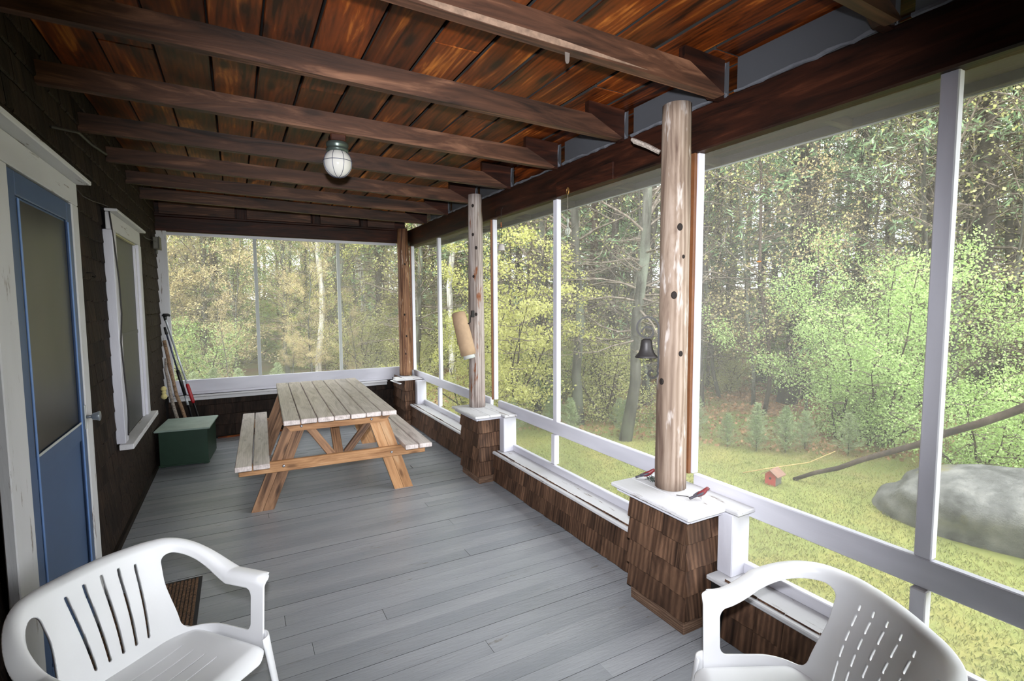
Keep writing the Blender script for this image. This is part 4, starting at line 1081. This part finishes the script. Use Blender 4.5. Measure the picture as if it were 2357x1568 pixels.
def tree_meshes(kind, seed, H, rad, leafm, nleaf, lsize, crown0, spread, nbr, barkm, twigm=None, lean=0, dead=0.0):
    r = np.random.RandomState(seed)
    # trunk
    N = 14; pts = []; off = np.zeros(2); dv_ = r.normal(size=2) * lean
    for i in range(N + 1):
        t = i / N; off = off + r.normal(size=2) * (.035 if kind == 'pine' else .07) * H / 12 + dv_ * H / N
        pts.append((off[0], off[1], t * H - .15 * (i == 0)))
    rads = [max(.012, rad * (1.25 if i == 0 else 1) * (1 - .82 * (i / N) ** 1.2)) for i in range(N + 1)]
    m = MB().tube(pts, rads, 9); tm = m.mesh('trunk', barkm, True, False)
    P = np.array(pts)
    def at(z):
        t = z / H * N; i = int(min(N - 1, max(0, t))); return P[i] + (P[i + 1] - P[i]) * (t - i)
    segs = []; tips = []; lc = []; ld = []
    zs = np.sort(r.uniform(crown0, .98 * H, nbr))
    if dead: zs = np.concatenate([zs, r.uniform(.1 * H, crown0 + .3, int(nbr * dead))])
    for z in zs:
        az = r.uniform(0, 2 * PI); is_dead = z < crown0
        tt = (z - crown0) / (H - crown0)
        if kind == 'pine': L = spread * (1 - .6 * max(0, tt)) * r.uniform(.5, 1.1); el = r.uniform(-.1, .25)
        else: L = spread * (1 - .65 * abs(max(0, tt) - .25)) * r.uniform(.5, 1.1); el = r.uniform(.2, .95)
        if is_dead: L *= .8; el = r.uniform(-.25, .25)
        d = np.array([math.cos(az) * math.cos(el), math.sin(az) * math.cos(el), math.sin(el)])
        bp = branch(r, at(z), d, L, min(.02, rad * .3) * (.6 + L / 3), 5, -.02 if kind == 'pine' else .03, segs, tips)
        for k in range(1, 6):
            for _ in range(2 if kind == 'pine' else 2):
                dd = (bp[k] - bp[k - 1]); dd = dd / np.linalg.norm(dd) + r.normal(size=3) * .8 * np.array([1, 1, .5])
                sub = branch(r, bp[k], dd, L * r.uniform(.16, .36), .0045, 3, 0, segs, tips, .25)
                if is_dead and r.rand() < .9: continue
                per = max(1, nleaf // (nbr * 10))
                for _q in range(per):
                    a = r.rand() ** .6 * 3; i = int(min(2, a)); c = sub[i] + (sub[i + 1] - sub[i]) * (a - i)
                    lc.append(c + r.normal(size=3) * (.06 if kind != 'pine' else .05)); 
                    ld.append(dd / np.linalg.norm(dd) + r.normal(size=3) * .7)
    p0, p1, a0_, a1_ = zip(*segs)
    bmh = sticks_mesh('branches', p0, p1, a0_, a1_, twigm or M['twig'])
    lm = None
    if lc:
        if kind == 'pine': lm = quads_mesh('foliage', lc, lsize, leafm, 5.0, 0, ld, seed)
        else: lm = quads_mesh('foliage', lc, lsize, leafm, 1.4, 0, None, seed)
    return tm, bmh, lm
def plant(name, cat, label, meshes, x_, y_, rz=0, sc_=1.0, group=None, tilt=(0, 0)):
    o = bpy.data.objects.new(name, None); o.empty_display_size = .2
    mw = Matrix.Translation(Vector((x_, y_, gz(x_, y_)))) @ Matrix.Rotation(tilt[0], 4, 'X') @ Matrix.Rotation(tilt[1], 4, 'Y') @ Matrix.Rotation(rz, 4, 'Z') @ Matrix.Scale(sc_, 4)
    place(o, mw, None); tag(o, label, cat, group)
    for nm, me in zip(('trunk', 'branches', 'foliage'), meshes):
        if me is None: continue
        c = bpy.data.objects.new(nm, me); place(c, mw, o)
        if nm != 'trunk': c['kind'] = 'stuff'
    return o
TM = {}
TM['pine1'] = tree_meshes('pine', 1, 15, .17, M['needle'], 9000, .026, 4.6, 2.4, 62, M['bark_pine'], dead=.9)
TM['pine2'] = tree_meshes('pine', 2, 16, .13, M['needle'], 8500, .026, 5.5, 2.2, 55, M['bark_brown'], dead=1.1)
TM['pine3'] = tree_meshes('pine', 3, 13, .09, M['needle'], 8500, .026, 3.4, 2.0, 55, M['bark_pine'], dead=.9)
TM['grey1'] = tree_meshes('dec', 4, 13, .085, M['leaf_yel'], 2200, .034, 3.2, 2.4, 42, M['bark_grey'], dead=.7, lean=.01)
TM['grey2'] = tree_meshes('dec', 5, 11, .07, M['leaf_yel'], 1800, .034, 2.2, 2.1, 42, M['bark_grey'], dead=.6, lean=.02)
TM['thin1'] = tree_meshes('dec', 6, 8, .035, M['leaf_yel'], 1500, .034, 1.2, 1.5, 34, M['bark_brown'], dead=.4, lean=.03)
TM['thin2'] = tree_meshes('dec', 7, 7, .03, M['leaf_rust'], 3600, .034, .8, 1.6, 36, M['bark_grey'], dead=.3, lean=.04)
TM['bare'] = tree_meshes('dec', 8, 9, .04, M['leaf_yel'], 1500, .034, 1.6, 1.8, 50, M['bark_grey'], dead=.6, lean=.02)
TM['birch'] = tree_meshes('dec', 9, 13, .09, M['leaf_lime'], 9000, .032, 3.5, 2.2, 40, M['bark_birch'], M['bark_birch'], lean=.02)
TM['hemlock'] = tree_meshes('pine', 10, 9, .08, M['needle'], 17000, .030, .6, 1.9, 80, M['bark_pine'])
TM['pole'] = tree_meshes('pine', 17, 13, .075, M['needle'], 3000, .026, 6.5, 1.7, 40, M['bark_pine'], dead=1.2)
TM['leafy'] = tree_meshes('dec', 12, 9, .06, M['leaf_lime'], 18000, .030, .9, 2.4, 50, M['bark_grey'], lean=.02)
TM['rusty'] = tree_meshes('dec', 13, 8, .05, M['leaf_rust'], 20000, .029, .5, 2.4, 50, M['bark_grey'], lean=.02)
TM['greeny'] = tree_meshes('dec', 14, 7, .05, M['leaf_green'], 18000, .030, .5, 2.2, 50, M['bark_brown'], lean=.02)
def bush_meshes(seed, H, rx, leafm, nleaf, lsize, stems=14, layered=False):
    r = np.random.RandomState(seed); segs = []; tips = []; m = MB(); lc = []
    for s in range(stems):
        az = r.uniform(0, 2 * PI); el = r.uniform(.75, 1.4)
        d = np.array([math.cos(az) * math.cos(el), math.sin(az) * math.cos(el), math.sin(el)])
        L = H * r.uniform(.75, 1.1)
        out = []; pts = branch(r, [r.normal() * .12, r.normal() * .12, -.05], d, L, .03, 9, -.015, out, tips, .10)
        m.tube([tuple(q) for q in pts], [max(.006, .026 * (1 - i / 9.5)) for i in range(len(pts))], 6)
        for k in range(1, 10):
            for _ in range(3):
                dd = np.array([r.normal(), r.normal(), r.uniform(-.25, .6) if not layered else r.uniform(-.12, .15)])
                sub = branch(r, pts[k], dd, rx * r.uniform(.25, .8) * (1 - .4 * k / 10), .008, 4, .0, segs, tips, .22)
                per = nleaf // (stems * 27)
                for _q in range(per):
                    a = r.rand() ** .5 * 4; i = int(min(3, a)); c = sub[i] + (sub[i + 1] - sub[i]) * (a - i)
                    lc.append(c + r.normal(size=3) * np.array([.09, .09, .05 if layered else .09]))
    p0, p1, a0_, a1_ = zip(*segs)
    return m.mesh('trunk', M['bark_brown'], True, False), sticks_mesh('branches', p0, p1, a0_, a1_, M['twig']), quads_mesh('foliage', lc, lsize, leafm, 1.4, 0, None, seed)
TM['bush'] = bush_meshes(21, 3.2, 1.0, M['leaf_green'], 62000, .024, 20)
TM['maple'] = bush_meshes(22, 3.5, 1.35, M['leaf_lime'], 26000, .030, 9, True)
TM['shrub'] = bush_meshes(23, 1.5, .8, M['leaf_green'], 12000, .025, 10)
TM['yshrub'] = bush_meshes(24, 1.7, .9, M['leaf_yel'], 12000, .024, 10)
def sapling_meshes(seed, H):
    r = np.random.RandomState(seed); segs = []; tips = []; lc = []; ld = []
    for z in np.linspace(.08 * H, .97 * H, 26):
        for _ in range(4):
            az = r.uniform(0, 2 * PI); L = H * .42 * (1 - z / H) + .07
            d = np.array([math.cos(az), math.sin(az), .45]); pts = branch(r, [0, 0, z], d, L, .004, 3, .03, segs, tips, .08)
            for k in range(24):
                a = r.rand() * 3; i = int(min(2, a)); c = pts[i] + (pts[i + 1] - pts[i]) * (a - i); lc.append(c + r.normal(size=3) * .012); ld.append(d / 1.1 + r.normal(size=3) * .75)
    p0, p1, a0_, a1_ = zip(*segs)
    return MB().tube([(0, 0, -.03), (0, 0, H)], [.014, .004], 6).mesh('trunk', M['bark_brown'], True, False), sticks_mesh('branches', p0, p1, a0_, a1_, M['twig']), quads_mesh('foliage', lc, .014, M['needle_soft'], 6.5, 0, ld, seed)
TM['sapling'] = sapling_meshes(31, 1.1)

# distinct plants near the porch
plant('pine_tree', 'tree', 'thick dark pine behind the light green bush, the left stem of the pair', TM['pine1'], 10.79, 6.47, 0, 1)
plant('pine_tree', 'tree', 'dark pine just right of the thick pine pair behind the bush', TM['pine1'], 11.37, 6.50, 2.2, 1)
plant('lichened_tree', 'tree', 'leaning grey lichened tree behind the iron bell', TM['grey1'], 6.10, 6.02, 1.0, 1.0, tilt=(0, .055))
plant('lichened_tree', 'tree', 'straight grey tree seen beside the suncatcher', TM['grey1'], 5.92, 7.20, 3.3, 1.0)
plant('lichened_tree', 'tree', 'slim grey tree left of the suncatcher behind the thin mullion', TM['grey2'], 5.9, 8.1, 2.0, 1.1)
plant('pine_tree', 'tree', 'slim pine midway between suncatcher and iron bell', TM['pine2'], 7.56, 8.8, 4, .8)
plant('pine_tree', 'tree', 'dark leaning pine beyond the boulder, second from right frame edge', TM['pine1'], 12.23, 3.90, 1.0, 1.1, tilt=(-.05, .06))
plant('pine_tree', 'tree', 'dark straight pine behind the big white mullion', TM['pine2'], 13.0, 4.75, 4.0, 1.2)
plant('pine_tree', 'tree', 'dark pine nearest the right frame edge', TM['pine1'], 14.6, 4.2, 5.0, 1.1)
EDGE = ['bare slim tree just right of the near log post', 'slim dark pine right of the near log post, farther back', 'slim dark pine midway between near log post and green bush', 'brown barked pine behind the middle of the green bush', 'bare slim tree behind right half of the green bush', 'slim dark pine just left of the iron bell', 'bare slim tree hidden partly by the near log post', 'thin brown stemmed tree left of the near log post']
for k, (a, b, nm) in enumerate(((10.05, 7.45, 'bare'), (11.49, 8.93, 'pine3'), (12.16, 8.0, 'pine3'), (14.87, 7.09, 'pine2'), (11.9, 5.2, 'bare'), (9.14, 10.22, 'pine3'), (8.2, 7.9, 'bare'), (9.2, 8.9, 'thin1'))):
    plant('slender_tree', 'tree', EDGE[k], TM[nm], a, b, k * 1.3, .95)
plant('straight_tree', 'tree', 'straight brown trunk in the leftmost pane of the far opening', TM['pine2'], .45, 17.2, 0, 1)
plant('slender_tree', 'tree', 'pale slim trunk left of the straight brown trunk', TM['grey2'], -.04, 18.6, 1, 1.1)
plant('straight_tree', 'tree', 'dark trunk in the rightmost pane of the far opening', TM['pine3'], 4.38, 15.1, 1, 1.1)
plant('birch_tree', 'tree', 'white forked birch in the leftmost pane of the far opening', TM['birch'], .9, 20.2, 0, 1)
plant('birch_tree', 'tree', 'white birch in the rightmost pane of the far opening', TM['birch'], 4.42, 17.3, 2, 1, tilt=(0, -.06))
plant('slender_tree', 'tree', 'white birch nearest the left jamb of the far opening', TM['birch'], -0.6, 15.2, 0.0, .9)
plant('slender_tree', 'tree', 'thin grey tree in the middle pane of the far opening', TM['grey2'], 2.0, 15.8, 1.4, .9)
plant('slender_tree', 'tree', 'pale multi limbed tree low in the middle pane', TM['birch'], 2.6, 14.6, 2.8, .9)
plant('slender_tree', 'tree', 'lichened tree between middle and right far panes', TM['grey1'], 3.5, 16.2, 4.199999999999999, .9)
plant('slender_tree', 'tree', 'grey tree seen between the corner post and the thin white mullion', TM['grey2'], 4.65, 11.5, 2, 1)
plant('slender_tree', 'tree', 'mottled grey tree behind the tan hanging roll', TM['birch'], 5.4, 11.6, 4, .9)
plant('large_bush', 'bush', 'big light green bush at the lawn edge left of the boulder', TM['bush'], 9.25, 4.15, 0, .98)
plant('small_bush', 'bush', 'light green bush leaning over the boulder', TM['shrub'], 8.3, 2.45, 0, .8)
plant('small_bush', 'bush', 'light green bush beyond the boulder at the right frame edge', TM['shrub'], 9.9, 2.5, 2, .9)
plant('young_maple', 'tree', 'lime yellow leaved young maple between grey post and thin mullion', TM['maple'], 5.05, 7.95, 0, 1.0)
plant('young_maple', 'tree', 'small lime leaved maple below the tan roll', TM['maple'], 4.55, 8.6, 2, .62)
plant('young_maple', 'tree', 'sparse lime leaved maple in front of the bell', TM['yshrub'], 6.6, 7.3, 2, 1.1)
SAP = [(6.9, 5.0), (7.3, 4.6), (7.6, 4.3), (8.0, 4.3), (8.3, 3.9), (6.6, 5.6), (7.0, 5.4), (4.95, 7.25), (5.3, 6.95), (5.6, 6.75), (4.4, 7.9), (5.0, 7.6), (7.7, 4.9), (8.2, 4.8), (6.2, 6.3), (5.75, 7.3), (6.5, 6.7), (7.3, 5.9), (-.2, 12.4), (.3, 12.6), (-.5, 12.9), (.1, 13.4), (1.3, 13.0), (2.2, 12.6), (.7, 12.2)]
for k, (a, b) in enumerate(SAP):
    a += nr.normal() * .12; b += nr.normal() * .12
    big = b > 12
    plant('pine_sapling', 'sapling', 'soft green pine sapling below the far opening, beyond the yard' if big else 'feathery green pine sapling at the edge of the lawn', TM['sapling'], a, b, k, nr.uniform(.45, .8) if big else nr.uniform(.35, .6), 'pine saplings behind the porch end' if big else 'pine saplings along the lawn edge')
# the woods
LOOK = {'pole': ('pine_tree', 'slender pole of a pine'), 'pine1': ('pine_tree', 'stout dark pine'), 'pine2': ('pine_tree', 'tall brown barked pine'), 'pine3': ('pine_tree', 'slim dark pine'), 'hemlock': ('hemlock_tree', 'dense green hemlock'),
        'birch': ('birch_tree', 'pale birch'), 'bare': ('bare_tree', 'bare limbed grey tree'), 'thin1': ('woodland_tree', 'thin brown stemmed tree'), 'thin2': ('woodland_tree', 'thin rust budded tree'),
        'grey1': ('woodland_tree', 'tall lichened tree'), 'grey2': ('woodland_tree', 'grey barked tree'), 'leafy': ('woodland_tree', 'lime leaved tree'), 'rusty': ('woodland_tree', 'rusty leaved tree'), 'greeny': ('woodland_tree', 'fresh green leaved tree')}
PANES = [(365, 590, 'left pane of the far opening'), (590, 780, 'middle pane of the far opening'), (780, 930, 'right pane of the far opening'), (930, 1015, 'pane next to the corner post'), (1015, 1090, 'pane behind the tan roll'),
         (1090, 1280, 'pane right of the grey post'), (1280, 1560, 'pane behind the iron bell'), (1560, 2140, 'wide pane above the birdhouse'), (2140, 2500, 'pane at the right frame edge')]
def where(x_, y_):
    d = Vector((x_, y_, 1.7)) - CAM; z_ = d.dot(FWD); u = 1178 + FPX * d.dot(R2) / z_
    pn = next((n for a, b, n in PANES if a <= u < b), 'beyond the right frame edge' if u > 2400 else 'hidden behind the house corner')
    return ('close' if z_ < 15 else 'halfway back' if z_ < 24 else 'far back' if z_ < 34 else 'farthest back') , pn
placed = []
def try_place(xr, yr, kinds, n, mind, cond, scr=(.85, 1.25)):
    c = 0; t = 0
    while c < n and t < n * 40:
        t += 1; x_ = nr.uniform(*xr); y_ = nr.uniform(*yr)
        if not cond(x_, y_): continue
        if any((x_ - a) ** 2 + (y_ - b) ** 2 < mind ** 2 for a, b in placed): continue
        placed.append((x_, y_)); k = kinds[nr.randint(len(kinds))]; nm, lk = LOOK[k]; w_, pn_ = where(x_, y_); lb = lk + ' ' + w_ + ', ' + pn_; gp = lk + 's ' + w_ + ', ' + pn_
        plant(nm, 'tree', lb, TM[k], x_, y_, nr.uniform(0, 6.28), nr.uniform(*scr), gp); c += 1
# right side: edge belt, middle, deep
inview = lambda x_, y_: y_ > -1.5 + .05 * x_
try_place((6, 22), (0, 16), ['bare', 'pole', 'pine3', 'pole', 'pole', 'bare', 'thin1', 'thin2'], 66, .75, lambda x_, y_: inview(x_, y_) and 14.0 < lawn_f(x_, y_) < 21 and not (x_ > 8 and x_ < 11 and y_ < 5))
try_place((6, 34), (0, 30), ['pine1', 'pine2', 'pine3', 'pole', 'hemlock', 'pole', 'grey1', 'bare'], 60, 1.2, lambda x_, y_: inview(x_, y_) and 20 < lawn_f(x_, y_) < 34)
try_place((8, 52), (1, 46), ['pine1', 'pine2', 'hemlock', 'grey1', 'pine3', 'greeny', 'bare', 'pine3'], 48, 1.9, lambda x_, y_: 33 < lawn_f(x_, y_) < 60 and y_ > .05 * x_, (1.0, 1.45))
# behind the far end
try_place((-7, 7), (14.5, 21), ['thin1', 'thin2', 'rusty', 'leafy', 'grey2', 'rusty', 'greeny'], 24, 1.2, lambda x_, y_: x_ > -.5 - (y_ - 7) * .42, (.8, 1.1))
try_place((-12, 12), (20, 34), ['birch', 'leafy', 'rusty', 'leafy', 'grey1', 'pine3', 'greeny'], 40, 1.5, lambda x_, y_: x_ > -2 - (y_ - 7) * .42, (1, 1.35))
try_place((-20, 24), (34, 56), ['leafy', 'leafy', 'pine1', 'rusty', 'greeny'], 50, 2.0, lambda x_, y_: x_ > -3 - (y_ - 7) * .42, (1.2, 1.7))
# low growth
for k in range(42):
    x_ = nr.uniform(5, 20); y_ = nr.uniform(0, 15)
    if lawn_f(x_, y_) < 13.6 or lawn_f(x_, y_) > 24: continue
    plant('undergrowth_bush', 'bush', 'low ' + ['yellow green', 'pale green', 'yellow green'][k % 3] + ' undergrowth bush ' + where(x_, y_)[0] + ', ' + where(x_, y_)[1], TM[['yshrub', 'shrub', 'yshrub'][k % 3]], x_, y_, k, nr.uniform(.5, 1.1), 'undergrowth ' + where(x_, y_)[0] + ', ' + where(x_, y_)[1])

for k in range(72):
    x_ = nr.uniform(-5, 8); y_ = nr.uniform(13, 23)
    if x_ < -.5 - (y_ - 7) * .42: continue
    nm_ = ['yshrub', 'shrub', 'rusty', 'yshrub', 'thin2'][k % 5]
    plant('undergrowth_bush', 'bush', ('rust tinged' if nm_ in ('rusty', 'thin2') else 'pale green' if nm_ == 'shrub' else 'yellow green') + ' undergrowth bush ' + where(x_, y_)[0] + ', ' + where(x_, y_)[1], TM[nm_], x_, y_, k, nr.uniform(.8, 1.4) if 'shrub' in nm_ else nr.uniform(.35, .55), 'undergrowth ' + where(x_, y_)[0] + ', ' + where(x_, y_)[1])

# boulder
bm = bmesh.new(); bmesh.ops.create_icosphere(bm, subdivisions=5, radius=1)
for v in bm.verts:
    c = v.co.copy(); n_ = .16 * noise.noise(c * 1.3 + Vector((3, 1, 0))) + .06 * noise.noise(c * 3.1) + .02 * noise.noise(c * 9)
    c = Vector([math.copysign(abs(q) ** .78, q) for q in c])
    v.co = c * (1 + n_)
    v.co.x *= .62; v.co.y *= 1.08; v.co.z *= .43
    v.co.z += .09 * max(-1, min(1, -v.co.y)) 
me = bpy.data.meshes.new('boulder'); bm.to_mesh(me); bm.free(); me.materials.append(M['rock']); me.polygons.foreach_set('use_smooth', [True] * len(me.polygons))
bo_ = bpy.data.objects.new('boulder', me); place(bo_, Matrix.Translation(Vector((6.98, 1.72, -.38))) @ Matrix.Rotation(.22, 4, 'Z'), None); tag(bo_, 'big grey granite boulder on the lawn', 'boulder')
# fallen trunk leaning over the lawn, thin twig, birdhouse
a, b = Vector((6.60, 3.62, -.49)), Vector((7.5, .55, 1.62))
pts = [a.lerp(b, t / 14) + Vector((0, 0, -.10 * math.sin(PI * t / 14))) + Vector((.012 * math.sin(t * 1.7), 0, .012 * math.sin(t * 2.3))) for t in range(15)]
MB().tube(pts, [.022 + .028 * t / 14 for t in range(15)], 10).build('fallen_log', M['bark_brown'], None, smooth=True, label='slim dead trunk leaning across the view above the boulder', cat='log')
MB().tube([(6.15, 3.98, -.44), (6.5, 3.85, -.40), (6.9, 3.62, -.33), (7.15, 3.45, -.18)], [.006, .007, .006, .004], 6).build('fallen_twig', plain('straw_twig', S('a6905c'), .8), None, smooth=True, label='thin straw coloured twig lying behind the birdhouse', cat='twig')
hm = Matrix.Translation(Vector((6.27, 3.66, -.5))) @ Matrix.Rotation(-1.42, 4, 'Z') @ Matrix.Scale(1.15, 4)
bh = bpy.data.objects.new('birdhouse', None); place(bh, hm, None); tag(bh, 'small red birdhouse standing on the lawn', 'birdhouse')
red = plain('faded_red_paint', S('a8433c'), .7, 0, .2, 20); roofm = plain('brown_roof', S('7c5d4f'), .8, 0, .25, 16)
MB().box(-.05, .05, -.065, .065, 0, .115, .002).build('body', M['box_grey'], bh, hm)
MB().prism([(-.052, .002), (.052, .002), (.052, .115), (0, .155), (-.052, .115)], -.074, -.066).build('front', red, bh, hm)
for s in (-1, 1):
    MB().prism([(0, .158), (s * .085, .098), (s * .085, .106), (0, .167)], -.095, .085).build('roof_board', roofm, bh, hm)
MB().tube([(0, -.0765, .075), (0, -.073, .075)], .012, 12).build('entrance', M['black'], bh, hm)
lf = MB().add([(0, 0, 0), (.0, .012, .004), (0, .03, 0), (0, .012, -.004)], [(0, 1, 2, 3)]).build('dry_leaf', plain('orange_dry_leaf', S('d08a4a'), .8), None, Matrix.Translation(Vector((3.018, 1.60, 1.86))), label='tiny orange dry leaf caught on the screen', cat='leaf')

# grass blades and small lawn weeds
N = 100000
x_ = nr.uniform(2.9, 10.5, N * 2); y_ = nr.uniform(-1.2, 8.6, N * 2)
dd = np.hypot(x_ - .76, y_); keep = (lawn_f(x_, y_) < 13.2) & (nr.rand(N * 2) < np.clip(5.5 / dd, 0, 1) ** 1.2) & (((x_ - 6.98) / .75) ** 2 + ((y_ - 1.72) / 1.2) ** 2 > 1)
x_, y_ = x_[keep], y_[keep]; n = len(x_)
h_ = nr.uniform(.02, .055, n); az = nr.uniform(0, 2 * PI, n)
cen = np.stack([x_, y_, np.array([gz(a, b) for a, b in zip(x_, y_)]) + h_ * .3], 1)
dirs = np.stack([np.cos(az) * .6, np.sin(az) * .6, np.ones(n)], 1)
me = quads_mesh('lawn_grass', cen, .0075, M['grass'], 4.6, 0, dirs, 5)
o = bpy.data.objects.new('lawn_grass', me); place(o, I4, None); tag(o, 'short tufty lawn grass beside the porch', 'grass', kind='stuff')
# leaf litter
N = 26000
x_ = nr.uniform(4, 17, N); y_ = nr.uniform(0, 15, N); k_ = (lawn_f(x_, y_) > 11.5) & (lawn_f(x_, y_) < 22); x_, y_ = x_[k_], y_[k_]
cen = np.stack([x_, y_, np.array([gz(a, b) for a, b in zip(x_, y_)]) + .015], 1)
me = quads_mesh('leaf_litter', cen, .05, leaf('dead_leaf', [S('5c4331'), S('8e6c50'), S('b08d6c')], .1), 1.3, 0, None, 8)
o = bpy.data.objects.new('leaf_litter', me); place(o, I4, None); tag(o, 'brown fallen leaves on the forest floor', 'leaves', kind='stuff')

# look-alikes are told apart by their order from the left
by = {}
for o in list(bpy.data.objects):
    if o.parent is None and 'group' in o and 'label' in o and o.name.split('.')[0] not in ('bird_figurine',):
        by.setdefault(o['label'], []).append(o)
ORD = ['first', 'second', 'third', 'fourth', 'fifth', 'sixth', 'seventh', 'eighth', 'ninth', 'tenth', 'eleventh', 'twelfth', 'thirteenth', 'fourteenth', 'fifteenth', 'sixteenth', 'seventeenth', 'eighteenth']
def scr(o):
    d = W[o].translation - CAM; return d.dot(R2) / max(.1, d.dot(FWD))
for lb, os_ in by.items():
    if len(os_) > 1:
        for k, o in enumerate(sorted(os_, key=scr)): o['label'] = ORD[min(k, 17)] + ' from left, ' + lb
# ------------------------------------------------------------------ joined surplus shingles
for par, (mb, mt_) in STUFF.items():
    mb.build('shingle', mt_, par, I4, kind='stuff')
